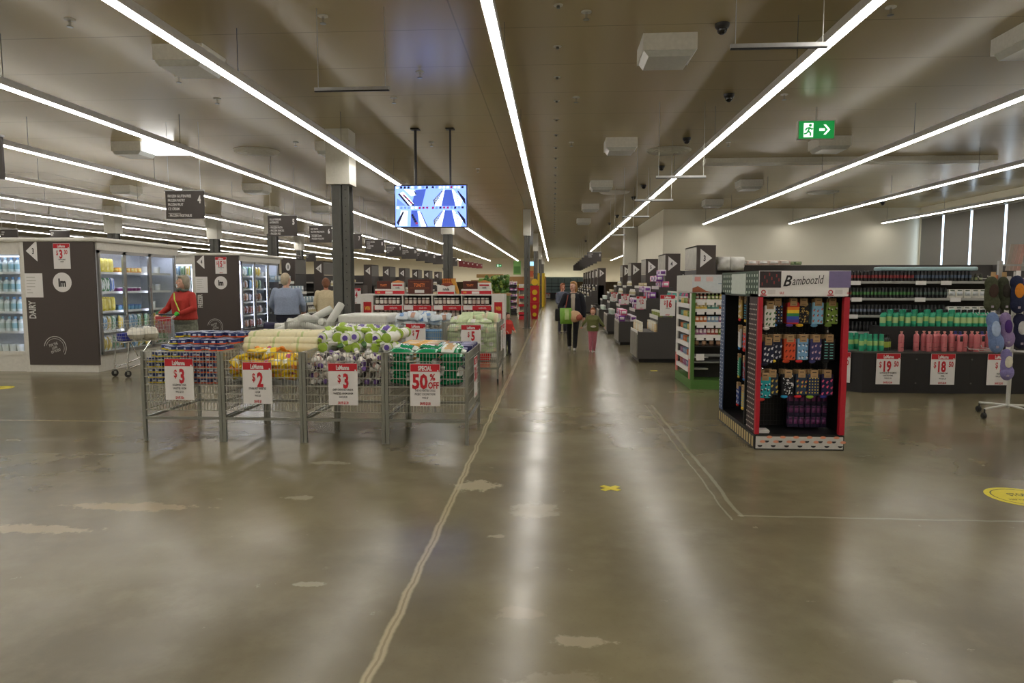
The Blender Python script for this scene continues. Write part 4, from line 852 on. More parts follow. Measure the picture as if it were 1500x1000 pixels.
# ------------------------------------------------------------------ chocolate spread display
YN = 14.7; a_, b2_ = D(528, 440, YN).x, D(739, 440, YN).x; HT = 1.34
t = thing('promotion_shelf', 'white and red shelf display of chocolate spread jars', 'display', (a_, YN, 0)); Wd = b2_-a_
for x in (0, Wd-.28): MB().box(x, x+.28, 0, .6, 0, HT, white).build('end_panel', t)
MB().box(.28, Wd-.28, .5, .6, 0, HT, dgrey).build('back_panel', t); MB().box(0, Wd, 0, .6, HT, HT+.03, white).build('top_board', t)
bay = (Wd-.56)/4
for k in range(1, 4): MB().box(.28+bay*k-.012, .28+bay*k+.012, 0, .5, 0, HT, white).build('divider', t)
zs = (.2, .53, .86-.0, 1.13)
for z in (.2, .53, .86, 1.13):
    MB().box(.28, Wd-.28, .0, .5, z-.03, z, white).build('shelf', t)
    if z > .6:
        for k in range(4):
            sx = .28+bay*k+.015; s = MB().box(sx, sx+bay-.03, -.012, 0, z-.11, z-.01, red); s.box(sx+.02, sx+.22, -.016, -.012, z-.10, z-.0, paper); s.text('nutella with..', sx+bay*.68, z-.075, .04, paper, -.015, w=bay*.42, bold=.01)
            s.build('shelf_strip', t)
for x, tx in ((.09, ''), (Wd-.2, 'WIN')):
    s = MB().box(x-.02, x+.15, -.012, 0, .55, 1.2, red).box(x, x+.13, -.014, -.012, .78, .95, paper); 
    s.text('WIN', x+.065, 1.02, .09, mat('gold_print', (230, 190, 70), .5), -.016, w=.12); s.build('side_poster', t)
jar = [prod('jar', .085, .16, B_(70, 24, 18), B_(232, 226, 218), B_(226, 222, 216), name='spread_jar'), prod('jar', .085, .16, B_(92, 26, 24), B_(210, 196, 186), B_(232, 228, 224), name='spread_jar')]
for k in range(4):
    for z in (.86, 1.13, .53):
        line(jar, 'spread_jar', 'chocolate spread jar on the white and red shelf display', 'jar', 'chocolate spread jars', (a_+.28+bay*k+.07, YN+.1, z), (.094, 0, 0), 6)
def promo_box(px0, px1, py0, lab, kind):
    x0, x1 = D(px0, 430, YN+.15).x, D(px1, 430, YN+.15).x; w_ = x1-x0; z0 = HT+.03; h = D(px0, py0, YN+.15).z-z0
    t = thing('promotion_box', lab, 'box', ((x0+x1)/2, YN+.12, z0))
    brown = mat('brown_card', (84, 40, 30), .6)
    if kind == 'wide':
        MB().box(-w_/2, w_/2, 0, .2, 0, h*.38, white).build('tray', t); s = MB().box(-w_/2, w_/2, -.004, 0, 0, h*.24, red); s.box(-w_*.15, w_*.1, -.006, -.004, h*.03, h*.2, paper).text('WIN', -w_*.38, h*.06, h*.13, MATS['gold_print'], -.006, bold=.03); s.build('tray_strip', t)
        s = MB().rbox(-w_*.45, w_*.02, .02, .18, h*.38, h*.98, .01, brown); s.text('TOASTY', -w_*.21, h*.58, h*.16, mat('orange_letter', (220, 120, 60), .5), .016, w=w_*.4, bold=.04); s.build('toast_pack', t)
        s = MB().rbox(w_*.04, w_*.48, .02, .18, h*.38, h*.85, .01, white); s.lathe([(.02, 0), (w_*.19, .01), (w_*.2, h*.2), (.02, h*.3)], C(196, 120, 60), 14, Matrix.Translation((w_*.26, .08, h*.72)), sy=.4); s.text('nutella', w_*.26, h*.42, h*.14, ink, .016, w=w_*.34, bold=.02); s.box(w_*.1, w_*.42, .014, .016, h*.6, h*.72, red); s.build('spread_pack', t)
    elif kind == 'toasty':
        MB().rbox(-w_/2, w_/2, 0, .22, 0, h, .01, brown).build('carton', t)
        s = MB().text('TOASTY', 0, h*.5, h*.24, mat('orange_letter', (220, 120, 60), .5), -.003, w=w_*.75, bold=.04).box(-w_*.2, w_*.2, -.003, 0, h*.08, h*.28, paper)
        for k in range(2): s.box(-w_*.42, w_*.42, -.002, 0, h*(.4+.42*k), h*(.41+.42*k), MATS['orange_letter'])
        s.build('lettering', t)
    else:
        MB().rbox(-w_*.48, w_*.3, 0, .12, 0, h*.55, .01, white).build('board', t)
        s = MB().text('nutella', -w_*.08, h*.22, h*.18, ink, -.004, w=w_*.66, bold=.03); s.box(-w_*.45, w_*.27, -.003, 0, h*.0, h*.14, red); s.build('lettering', t)
        s = MB().ball((-w_*.05, .05, h*.55), w_*.28, .06, h*.16, C(140, 60, 40), 12); s.build('toast', t)
        wf = MB(); wc = C(222, 140, 60)
        for i in range(6):
            for j in range(3): wf.rbox(-w_*.25+i*w_*.09, -w_*.19+i*w_*.09, .06, .12, h*.66+j*h*.11, h*.73+j*h*.11, .004, wc)
        wf.box(-w_*.28, w_*.32, .08, .11, h*.62, h*.98, C(150, 70, 35))
        wf.prism([(w_*.1, h*.95), (w_*.28, h*.98), (w_*.5, 0), (w_*.38, 0)], .06, .12, 'y', C(216, 160, 70)); wf.build('waffle', t)
promo_box(550, 593, 411, 'left toast and jar display tray on the spread shelf', 'wide'); promo_box(598, 632, 409, 'dark brown toast carton on the spread shelf', 'toasty'); promo_box(640, 673, 407, 'waffle and toast standee on the spread shelf', 'standee'); promo_box(676, 720, 411, 'right toast and jar display tray on the spread shelf', 'wide')

# ------------------------------------------------------------------ produce area and far stands
wood = mat('pale_wood', (168, 128, 78), .6, var=.2); leaf = mat('leaf_green', (70, 110, 40), .7)
t = thing('produce_stand', 'tall produce stand with wooden crates and green leaves behind the spread shelf', 'stand', (D(700, 420, 19).x-.4, 19, 0))
MB().box(0, 1.25, 0, .8, 0, 1.25, wood).build('cabinet', t)
for k in range(3):
    cr = MB().box(.02+k*.41, .40+k*.41, -.02, .5, 1.3+.12*(k % 2), 1.62+.12*(k % 2), C(120, 150, 60)).build('crate', t)
    MB().text('FRUIT', .21+k*.41, 1.42+.12*(k % 2), .08, C(230, 190, 60), -.024, w=.3).build('lettering', cr)
MB().rbox(.35, 1.1, .1, .5, 1.76, 1.86, .01, wood).build('wooden_crate', t)
def heap(name, lab, c, ext, m, n, r, seed):
    rr = random.Random(seed); b_ = MB()
    for k in range(n): b_.ball((rr.uniform(-ext[0], ext[0]), rr.uniform(-ext[1], ext[1]), rr.uniform(0, ext[2])), r*rr.uniform(.8, 1.2), r*rr.uniform(.8, 1.2), r*rr.uniform(.7, 1.2), rr.choice(m), 7)
    tag(b_.build(name, loc=c, smooth=True), lab, name.split('_')[-1], kind='stuff')
heap('produce_foliage', 'leafy green produce beside the right toast and jar tray', (D(728, 418, 18.5).x, 18.5, 1.35), (.3, .3, .45), [leaf, C(96, 130, 50), C(60, 90, 36), C(140, 160, 70)], 90, .06, 1)
tag(MB().box(-.35, .35, -.35, .35, 0, 1.33, C(90, 110, 60)).box(-.37, .37, -.37, .37, 1.28, 1.34, wood).build('produce_plinth', loc=(D(728, 418, 18.5).x, 18.5, 0)), 'green produce plinth beside the right end of the spread shelf', 'plinth')
heap('mixed_fruit', 'reddish mixed fruit heaped beyond the leafy produce', (D(712, 415, 36).x, 36, 1.35), (.9, .3, .25), [C(160, 90, 60), C(190, 60, 50), C(120, 120, 50), C(200, 140, 90)], 120, .07, 2)
tag(MB().box(-1.0, 1.0, -.4, .4, 0, 1.3, wood).build('produce_counter', loc=(D(712, 415, 36).x, 36, 0)), 'wooden produce counter under the reddish fruit', 'counter')
for k, (px0, px1, py, Y, m, l) in enumerate(((745, 800, 405, 52, wood, 'wooden produce wall shelf in the distance'), (690, 750, 410, 45, C(150, 120, 80), 'tan produce shelf left of the distant wall shelf'))):
    p, q = D(px0, py, Y), D(px1, py, Y)
    t = thing('produce_shelf', l, 'shelf', (p.x, Y, 0)); L_ = q.x-p.x
    MB().box(0, L_, 0, .6, 0, p.z, m).build('cabinet', t)
    for j in range(3):
        f = MB()
        for i in range(int(L_/.12)): f.ball((.06+i*.12, -.03, .9+.28*j+.05*R.random()), .07, .07, .07, [C(210, 130, 40), C(90, 140, 50), C(190, 50, 40), C(220, 200, 60)][(i//4+j) % 4], 7)
        o = f.build('fruit_row', t, smooth=True); o['kind'] = 'stuff'
def banner(px0, px1, py0, py1, Y, m, l, m2=None):
    p, q = D(px0, py0, Y), D(px1, py1, Y)
    t = thing('hanging_banner', l, 'banner', ((p.x+q.x)/2, Y, q.z)); w_, h = q.x-p.x, p.z-q.z
    MB().box(-w_/2, w_/2, 0, .03, 0, h, m).build('board', t)
    if m2: MB().box(-w_*.4, w_*.4, -.003, 0, h*.1, h*.6, m2).build('picture', t)
    if HC-q.z-h > .05: MB().tube([(0, .015, h), (0, .015, HC-q.z-.01)], .006, black, 4).build('cable', t)
banner(752, 763, 382, 402, 48, C(120, 170, 90), 'pale green hanging banner over the produce', C(80, 130, 60)); banner(775, 782, 383, 389, 50, mat('blue_lit', (150, 200, 240), .5, emit=1.5), 'small pale blue sign above the orange picture sign'); banner(775, 782, 390, 407, 50, C(200, 150, 90), 'orange food picture sign between the slim columns', C(190, 90, 50))
for k, px in enumerate((788.5, 796)): 
    p = D(px, 400, 47.2); tag(MB().tube([(0, 0, 0), (0, 0, p.z)], .1, C(214, 180, 40), 8).build('yellow_post', loc=(p.x, 47.2, 0)), 'yellow post beside the third slim column, %s one' % ('left' if k == 0 else 'right'), 'post')
def stand(px0, px1, py0, base_y, lab, frame, strips, ms, nm, il, top=None, nb=4):
    g = G((px0+px1)/2, base_y); Y = g.y; x0, x1 = D(px0, 430, Y).x, D(px1, 430, Y).x; h = D(px0, py0, Y).z; w_ = x1-x0
    t = thing('display_stand', lab, 'stand', ((x0+x1)/2, Y, 0))
    MB().box(-w_/2, w_/2, .35, .4, .1, h, frame).box(-w_/2, -w_/2+.03, 0, .4, .1, h, frame).box(w_/2-.03, w_/2, 0, .4, .1, h, frame).build('frame', t)
    MB().box(-w_/2, w_/2, 0, .4, 0, .18, strips).build('base', t)
    for k in range(nb):
        z = .3+(h-.5)*k/(nb-1)+.0; MB().box(-w_/2, w_/2, 0, .35, z-.03, z, frame).box(-w_/2, w_/2, -.01, 0, z-.08, z+.03, strips).build('shelf', t)
        line(ms, nm, il, nm.split('_')[-1], il, ((x0+x1)/2-w_/2+.09, Y+.08, z), ((w_-.16)/2.0, 0, 0), 3)
    return t, h
stand(760, 775, 416, 468, 'white and red distant display stand left of the aisle', white, red, c_br, 'stand_box', 'small box on the distant white and red stand')
stand(741, 757, 412, 461, 'distant stand with purple dotted packs and a black base', white, black, c_pu, 'patterned_pack', 'purple and white pack on the distant patterned stand', nb=5)
g = G(783, 467); t = thing('dump_bin', 'red display bin with yellow discs left of the aisle', 'bin', (g.x, g.y, 0))
MB().prism([(-.14, 0), (.14, 0), (.22, .75), (-.22, .75)], 0, .4, 'y', red).build('body', t); MB().box(-.2, .2, .2, .24, .75, 1.5, red).build('back_card', t)
for z, r_ in ((.55, .09), (.2, .09), (1.2, .12), (.9, .08), (1.66, .15)): 
    d = MB().lathe([(r_, 0), (r_, .03)], C(232, 190, 40), 18, Matrix.Translation((0, -.01 if z < .8 else .19, z)) @ Matrix.Rotation(PI/2, 4, 'X')); d.build('yellow_disc', t)
fill_glow = mat('added_fill_glow', (255, 244, 222), .5, emit=7.0)  # glow of the added uplights that brighten the far wall
casem = mat('taupe_case', (128, 112, 88), .6, var=.4, scale=3)
# added low case along the end wall, hiding an added lamp that brightens it
t = thing('added_wall_case', 'long low dark case added along the far end wall to hide a fill lamp', 'case', (0, 70.7, 0))
for xa_, xb_ in ((XL+1, -3.0), (2.0, 12)):
    MB().box(xa_, xb_, 0, .5, 0, 1.6, casem).build('body', t); MB().box(xa_, xb_, -.02, .02, 1.6, 1.76, casem).build('added_lamp_lip', t)
    MB().box(xa_+.1, xb_-.1, .1, .3, 1.60, 1.63, fill_glow).build('added_fill_lamp', t)  # added uplight, hidden behind the lip to lift the wall
# back wall refrigerated shelving
p, q = D(794, 411, 71), D(823, 438, 71)
t = thing('wall_shelving', 'pale blue and white gridded shelving at the far end of the aisle', 'shelving', (p.x-.3, 70.6, 0)); L_ = q.x-p.x+2.5
pale = mat('pale_blue_shelf', (170, 200, 205), .5)
MB().box(0, L_, .3, 1.0, 0, 2.1, pale).build('cabinet', t); MB().box(0, L_, 0, .3, 0, .65, C(50, 54, 60)).build('plinth', t)
MB().box(0, L_, .25, .29, 2.1, 2.24, pale).build('added_lamp_lip', t); MB().box(.1, L_-.1, .4, .6, 2.10, 2.13, fill_glow).build('added_fill_lamp', t)  # lip and uplight added on top to brighten the back wall
for z in (.95, 1.3, 1.65): MB().box(0, L_, .1, .3, z-.04, z, C(60, 70, 80)).build('shelf', t)
for k in range(8): MB().box(k*L_/7-.02, k*L_/7+.02, .22, .3, .65, 2.1, C(60, 70, 80)).build('upright', t)
for k, px in enumerate((803, 817)): price_sign((D(px, 433, 70.5).x, 70.594, .1), 0, 'tiny distant price sign on the far end plinth, %s one' % ('left' if k == 0 else 'right'), price='2', w_=.42, h=.52)
# ------------------------------------------------------------------ people
def remesh(o, vox, sm=3):
    m = o.modifiers.new('join', 'REMESH'); m.mode = 'VOXEL'; m.voxel_size = vox; m.use_smooth_shade = True
    if sm: s = o.modifiers.new('soften', 'SMOOTH'); s.factor = .5; s.iterations = sm
    return o
def loft(b_, rings, m, n=18):                     # rings: (z, cx, cy, rx, ry)
    vs = []
    for z, cx, cy, rx, ry in rings:
        for k in range(n): a = 2*PI*k/n; vs.append((cx+rx*math.cos(a), cy+ry*math.sin(a), z))
    fs = []
    for i in range(len(rings)-1):
        for k in range(n): fs.append((i*n+k, i*n+(k+1) % n, (i+1)*n+(k+1) % n, (i+1)*n+k))
    fs += [tuple(range(n-1, -1, -1)), tuple(range((len(rings)-1)*n, len(rings)*n))]
    return b_.add(vs, fs, m)
def hand(b_, w_, e, m, k=1.0, curl=.9, inward=1):
    w_, e = Vector(w_), Vector(e); d = (w_-e).normalized(); up = Vector((0, 0, 1)) if abs(d.z) < .8 else Vector((0, -1, 0))
    s = d.cross(up).normalized(); n = s.cross(d).normalized()      # s: across the palm, n: back of hand
    c = w_+d*.045*k
    for j in range(4):
        off = s*(-.027+.018*j)*k; L_ = (.072, .082, .076, .06)[j]*k; r = .0088*k
        b_.cap(w_+off*.5, c+off+d*.035*k, .014*k, .011*k, m, 8)
        p0 = c+off+d*.04*k; p1 = p0+d*L_*.42-n*L_*.22*curl; p2 = p1+d*L_*.18-n*L_*.38*curl
        b_.cap(p0, p1, r*1.05, r, m, 7); b_.cap(p1, p2, r, r*.8, m, 7)
    t0 = w_+d*.02*k-s*.025*k*inward; t1 = t0+d*.03*k-s*.025*k*inward-n*.012*k; b_.cap(t0, t1, .012*k, .011*k, m, 8); b_.cap(t1, t1+d*.028*k-n*.012*k, .0105*k, .0085*k, m, 8)
def person(name, lab, loc, rz, H, skin, top, trou, shoe, hair, arms, legs, tr=1.0, head_rz=0, hairlong=0, bald=False, topz=.50, coat=False, trouser_r=1.0, child=False, lean=0):
    t = thing('person', lab, 'person', loc, rz); k = H/1.72
    sk = mat('skin_'+name, skin, .55, var=.04); hs = 1.25 if child else 1.0
    hc = Vector((0, -.01-lean*.1, H-.115*k*hs)); hm = Matrix.Translation(hc) @ Matrix.Rotation(head_rz, 4, 'Z')
    b_ = MB(); kh = k*hs
    b_.ball((0, .01*kh, .01*kh), .076*kh, .095*kh, .11*kh, sk, 16, hm)                # skull
    b_.ball((0, -.03*kh, -.045*kh), .058*kh, .062*kh, .07*kh, sk, 14, hm)             # jaw
    b_.ball((0, -.088*kh, -.10*kh), .024*kh, .018*kh, .018*kh, sk, 10, hm)            # chin
    b_.ball((0, -.103*kh, -.018*kh), .012*kh, .02*kh, .024*kh, sk, 8, hm); b_.ball((0, -.098*kh, .01*kh), .01*kh, .014*kh, .03*kh, sk, 8, hm)
    for s in (-1, 1): b_.ball((s*.08*kh, .015*kh, -.01*kh), .012*kh, .02*kh, .03*kh, sk, 8, hm); b_.ball((s*.035*kh, -.075*kh, -.03*kh), .022*kh, .022*kh, .022*kh, sk, 8, hm)
    b_.cap((0, .02*k, H-.30*k), (hc.x, hc.y+.015*k, hc.z-.04*k), .052*k, .05*k, sk, 12)
    sh = H*.815; loft(b_, [(H*.50, 0, .01, .14*k*tr, .10*k*tr), (H*.60, 0, .0, .13*k*tr, .095*k*tr), (H*.72, 0, 0, .15*k*tr, .10*k*tr), (sh, 0, .01, .15*k*tr, .075*k), (sh+.05*k, 0, .015, .06*k, .05*k)], sk)
    for i, (S, E_, W_) in enumerate(arms):
        S, E_, W_ = [Vector(v)*k for v in (S, E_, W_)]
        b_.cap(S, E_, .042*k, .034*k, sk, 10); b_.cap(E_, W_, .034*k, .024*k, sk, 10); hand(b_, W_, E_, sk, k, inward=1 if i == 0 else -1)
    for Hh, Kn, An in legs:
        Hh, Kn, An = [Vector(v)*k for v in (Hh, Kn, An)]
        b_.cap(Hh, Kn, .075*k, .05*k, sk, 10); b_.cap(Kn, An, .048*k, .034*k, sk, 10)
    body = remesh(b_.build('body', t), .0075*max(k, .75), 2)
    e = MB()
    for s in (-1, 1): e.ball((s*.032*kh, -.083*kh, .012*kh), .012*kh, .008*kh, .008*kh, C(235, 230, 225), 8, hm); e.ball((s*.032*kh, -.091*kh, .012*kh), .006*kh, .004*kh, .006*kh, C(50, 40, 34), 8, hm)
    e.build('eyes', t); e = MB().ball((0, -.097*kh, -.062*kh), .026*kh, .008*kh, .008*kh, mat('lips', (170, 96, 88), .5), 8, hm).build('mouth', t)
    # hair
    hb = MB(); hmt = mat('hair_'+name, hair, .6, var=.35, scale=60, bump=.4)
    hb.ball((0, .03*kh, .035*kh), .086*kh, .095*kh, .098*kh, hmt, 16, hm)
    hb.ball((0, .06*kh, -.03*kh), .078*kh, .065*kh, .085*kh, hmt, 14, hm)
    if not bald:
        hb.ball((0, -.035*kh, .092*kh), .065*kh, .045*kh, .032*kh, hmt, 12, hm)
        for s in (-1, 1): hb.ball((s*.078*kh, .022*kh, .01*kh-hairlong*.3), .018*kh, .042*kh, .06*kh+hairlong*.5, hmt, 10, hm)
    if hairlong: hb.ball((0, .06*kh, -.07*kh), .09*kh, .06*kh, .06*kh+hairlong, hmt, 12, hm)
    remesh(hb.build('hair', t), .009, 3)
    # top
    tb = MB(); tm = mat('top_'+name, top, .85, var=.18, scale=35, bump=.3); z0 = H*topz; f = 1.13*tr
    if coat: loft(tb, [(z0, 0, .02, .25*k, .17*k), (H*.52, 0, .01, .225*k, .155*k), (H*.64, 0, 0, .195*k, .135*k), (H*.76, 0, 0, .205*k, .13*k), (sh, 0, .01, .175*k, .10*k), (sh+.04*k, 0, .02, .09*k, .075*k)], tm)
    else: loft(tb, [(z0, 0, .01, .155*k*f, .115*k*f), (H*.54, 0, .01, .165*k*f, .125*k*f), (H*.62, 0, 0, .155*k*f, .12*k*f), (H*.74, 0, -.005, .165*k*f, .12*k*f), (sh, 0, .01, .16*k*f, .09*k), (sh+.045*k, 0, .02, .075*k, .065*k)], tm)
    for S, E_, W_ in arms:
        S, E_, W_ = [Vector(v)*k for v in (S, E_, W_)]; W2 = E_.lerp(W_, .86); g_ = 1.35 if coat else 1.15
        tb.cap(S, E_, .062*k*g_, .050*k*g_, tm, 12); tb.cap(E_, W2, .050*k*g_, .038*k*g_, tm, 12)
    remesh(tb.build('jumper' if not coat else 'coat', t), .011*max(k, .75), 3)
    pb_ = MB(); pm = mat('trousers_'+name, trou, .8, var=.15, scale=40, bump=.2)
    loft(pb_, [(H*.44, 0, .015, .15*k*tr, .115*k*tr), (H*.50, 0, .015, .165*k*tr, .125*k*tr), (H*.555, 0, .01, .15*k*tr, .11*k*tr)], pm)
    for Hh, Kn, An in legs:
        Hh, Kn, An = [Vector(v)*k for v in (Hh, Kn, An)]
        pb_.cap(Hh, Kn, .092*k*trouser_r, .068*k*trouser_r, pm, 12); pb_.cap(Kn, Kn.lerp(An, .95), .068*k*trouser_r, .056*k*trouser_r, pm, 12)
    remesh(pb_.build('trousers', t), .011*max(k, .75), 3)
    for Hh, Kn, An in legs:
        A = Vector(An)*k; s_ = MB(); sm = mat('shoe_'+name, shoe, .5)
        s_.ball((A.x, A.y-.09*k, A.z-.05*k), .042*k, .07*k, .032*k, sm, 12); s_.ball((A.x, A.y+.01*k, A.z-.035*k), .038*k, .06*k, .045*k, sm, 12); s_.box(A.x-.035*k, A.x+.035*k, A.y-.14*k, A.y+.06*k, A.z-.08*k, A.z-.055*k, white)
        remesh(s_.build('shoe', t), .009, 2)
    return t, hm, k
STL = [((-.09, .01, .90), (-.10, 0, .50), (-.11, .02, .085)), ((.09, .01, .90), (.10, -.01, .50), (.11, .01, .085))]
# trolley first
def wheelset(t, x, y, m=.06):
    c = MB().box(x-.012, x+.012, y-.03, y+.03, .075, .13, galv).box(x-.022, x-.017, y-.02, y+.02, .05, .10, galv).box(x+.017, x+.022, y-.02, y+.02, .05, .10, galv).build('caster', t)
    MB().lathe([(.055, -.013), (.06, -.008), (.06, .008), (.055, .013)], rubber, 18, Matrix.Translation((x, y+.01, .06)) @ Matrix.Rotation(PI/2, 4, 'Y')).lathe([(.02, -.016), (.02, .016)], chrome, 10, Matrix.Translation((x, y+.01, .06)) @ Matrix.Rotation(PI/2, 4, 'Y')).build('wheel', c)
fr = G(177.5, 552); th = math.radians(-22); hd = Vector((math.sin(th), -math.cos(th), 0)); root = Vector((fr.x, fr.y, 0))-hd*.45
tr_ = thing('shopping_trolley', 'wire shopping trolley pushed by the woman in the red jumper', 'trolley', root, th)
bw = MB()
def bp(u, v, s): # u 0 front..1 rear ; v height 0..1 ; s -1..1 side
    hw = (.16+.07*v)+(.03)*u; y = -.50+(.92)*u-(.10*(1-u))*v; return Vector((s*hw, y, .60+.32*v+.06*u*v))
def wire(b_, a, c, r, m): b_.tube([a, c], r, m, 4)
for i in range(15):
    u = i/14
    for s in (-1, 1): wire(bw, bp(u, 0, s), bp(u, 1, s), .0022, wirem)
    wire(bw, bp(u, 0, -1), bp(u, 0, 1), .0022, wirem)
for j in range(7):
    v = j/6
    for s in (-1, 1): wire(bw, bp(0, v, s), bp(1, v, s), .004 if j in (0, 6) else .0022, wirem)
    wire(bw, bp(0, v, -1), bp(0, v, 1), .003, wirem); wire(bw, bp(1, v, -1), bp(1, v, 1), .003, wirem)
for j in range(9):
    s = -1+2*j/8; wire(bw, bp(0, 0, s), bp(0, 1, s), .0022, wirem); wire(bw, bp(1, 0, s), bp(1, 1, s), .0022, wirem); wire(bw, bp(0, 0, s), bp(1, 0, s), .0022, wirem)
bw.build('basket', tr_)
MB().tube([(-.29, .50, 1.03), (.29, .50, 1.03)], .016, black, 10).build('handle', tr_)
MB().tube([bp(1, 1, -1), (-.27, .5, 1.03)], .008, chrome, 6).tube([bp(1, 1, 1), (.27, .5, 1.03)], .008, chrome, 6).build('handle_bracket', tr_)
fl = MB().box(-.2, .2, .40, .41, .92, 1.0, mat('red_flap', (170, 50, 56), .5))
for i in range(13): fl.box(-.2+i*.033, -.196+i*.033, .39, .40, .70, .92, MATS['red_flap'])
fl.build('child_seat', tr_)
ch = MB()
for s in (-1, 1):
    ch.tube([(s*.17, -.40, .60), (s*.17, -.45, .14)], .011, chrome, 8).tube([(s*.25, .38, .62), (s*.22, .05, .26), (s*.17, -.40, .16)], .011, chrome, 8).tube([(s*.22, .05, .26), (s*.24, .36, .15)], .011, chrome, 8)
ch.tube([(-.17, -.42, .20), (.17, -.42, .20)], .009, chrome, 6); ch.tube([(-.17, -.15, .6), (-.19, .02, .3)], .009, chrome, 6); ch.build('chassis', tr_)
for x, y in ((-.17, -.45), (.17, -.45), (-.24, .36), (.24, .36)): wheelset(tr_, x, y)
TM = Matrix.Translation(root) @ Matrix.Rotation(th, 4, 'Z')
o = MB().rbox(-.09, .09, -.09, .09, 0, .14, .02, C(40, 50, 150)).build('blue_packet', loc=TM @ Vector((-.08, -.30, .61)), rz=th); tag(o, 'blue packet lying in the shopping trolley', 'packet')
for k, (x, y) in enumerate(((.05, -.18), (.08, .08), (-.08, .15))):
    m_ = pouch(.26, .22, .2, C(222, 220, 206), None, 'bag', 90+k); tag(put(m_, 'shopping_bag', TM @ Vector((x, y, .72)), .6*k), 'cream plastic bag in the trolley, %s' % ('front one', 'middle one', 'rear one')[k], 'bag')
ws = Vector((root.x, root.y, 0))-hd*.86
wr_ang = th
t, hm, k = person('a', 'woman in red jumper and glasses pushing a trolley past the dairy cooler', ws, wr_ang, 1.74, (222, 176, 156), (172, 50, 42), (92, 96, 86), (50, 44, 40), (150, 142, 124),
    [((-.21, 0, 1.36), (-.31, -.10, 1.12), (-.25, -.33, 1.02)), ((.21, 0, 1.36), (.33, -.06, 1.13), (.22, -.31, 1.03))], STL, tr=1.38, head_rz=math.radians(-28), hairlong=.02, topz=.53, trouser_r=1.35)
gl = MB()
for s in (-1, 1): gl.ring(s*.034, .012, .021, .025, -.098, C(60, 50, 46), 16, hm)
gl.box(-.012, .012, -.10, -.096, .012, .016, C(60, 50, 46), hm)
for s in (-1, 1): gl.box(s*.058-.002, s*.058+.002, -.098, -.0, .012, .016, C(60, 50, 46), hm)
gl.build('glasses', t)
sc_ = MB()
for i in range(10): a = i*PI*2/10; sc_.ball((math.cos(a)*.085, -.02+math.sin(a)*.08, 1.47+.012*(i % 3)), .035, .035, .03, C(74, 84, 74), 8)
remesh(sc_.build('scarf', t), .012, 2)
MB().tube([(-.07, -.15, 1.42), (.0, -.20, 1.30), (.10, -.20, 1.12), (.20, -.24, 1.03)], .012, C(190, 220, 90), 6).build('lanyard', t)
for i, (x, y) in enumerate(((.25, -.34), (-.32, -.28))):
    MB().lathe([(.035, 0), (.04, .01), (.04, .04), (.035, .05)], C(60, 190, 50) if i == 0 else C(40, 110, 60), 12, Matrix.Translation((x, y, 1.04)) @ Matrix.Rotation(1.2, 4, 'X')).build('wrist_band', t)
# long patterned skirt fabric over the trousers
sk_ = MB(); loft(sk_, [(.55, 0, .03, .24, .19), (.75, 0, .03, .235, .185), (.95, 0, .02, .225, .175)], mat('patterned_grey_cloth', (120, 124, 110), .85, var=.75, scale=22)); remesh(sk_.build('skirt', t), .013, 2)
pw_ = D(420, 440, 13.6)
t, hm, k = person('b', 'man in light blue jumper seen from behind near the freezer', (pw_.x, 13.6, 0), PI+.12, 1.80, (206, 160, 138), (150, 164, 190), (28, 30, 46), (30, 30, 34), (190, 176, 150),
    [((-.21, 0, 1.38), (-.30, -.05, 1.13), (-.27, -.22, .98)), ((.21, 0, 1.38), (.31, -.03, 1.13), (.27, -.22, .98))], STL, tr=1.32, bald=True, topz=.54, trouser_r=1.2, head_rz=-.35)
q = D(400, 475, 13.5); tb_ = thing('shopping_trolley_bag', 'navy wheeled bag beside the man in light blue', 'bag', (q.x, 13.45, 0))
MB().rbox(-.15, .15, -.1, .12, .08, .82, .04, C(44, 44, 78)).build('bag_body', tb_); MB().ring(0, .4, .09, .10, -.104, C(90, 60, 110), 20).build('emblem', tb_)
MB().tube([(-.12, .12, .2), (-.12, .14, .98), (.12, .14, .98), (.12, .12, .2)], .01, steelp, 6).build('handle', tb_)
for s in (-1, 1): MB().lathe([(.06, -.015), (.06, .015)], rubber, 14, Matrix.Translation((s*.15, .1, .06)) @ Matrix.Rotation(PI/2, 4, 'Y')).build('wheel', tb_)
q = D(478, 440, 16); person('c', 'person in cream jumper facing away beside the large grey column', (q.x, 16, 0), PI+.3, 1.72, (180, 120, 96), (206, 192, 158), (70, 66, 60), (50, 44, 40), (120, 76, 50),
    [((-.19, 0, 1.37), (-.25, -.03, 1.12), (-.22, -.2, 1.0)), ((.19, 0, 1.37), (.25, -.03, 1.12), (.22, -.2, 1.0))], STL, tr=1.15, topz=.5)
WK = [((-.09, .01, .90), (-.10, .05, .50), (-.09, .22, .10)), ((.09, .01, .90), (.07, -.10, .50), (.05, -.08, .085))]
w_ = G(839, 513)
t, hm, k = person('d', 'woman in dark coat walking with groceries along the aisle', (w_.x, w_.y, 0), -.05, 1.64, (214, 170, 148), (22, 24, 34), (20, 20, 24), (180, 176, 172), (172, 128, 74),
    [((-.19, 0, 1.36), (-.32, .0, 1.08), (-.16, -.22, .93)), ((.19, 0, 1.36), (.27, .02, 1.08), (.27, -.02, .84))], WK, tr=1.15, head_rz=-.45, hairlong=.05, coat=True, topz=.46)
bl = MB(); loft(bl, [(.92, 0, -.10, .05, .05), (1.1, 0, -.095, .055, .05), (1.28, 0, -.09, .06, .045), (1.36, 0, -.05, .05, .045)], C(176, 164, 150)); remesh(bl.build('blouse', t), .01, 2)
MB().tube([(-.12, -.11, 1.33), (-.16, -.14, 1.1), (-.2, -.15, .95)], .012, C(130, 60, 40), 6).build('bag_strap', t)
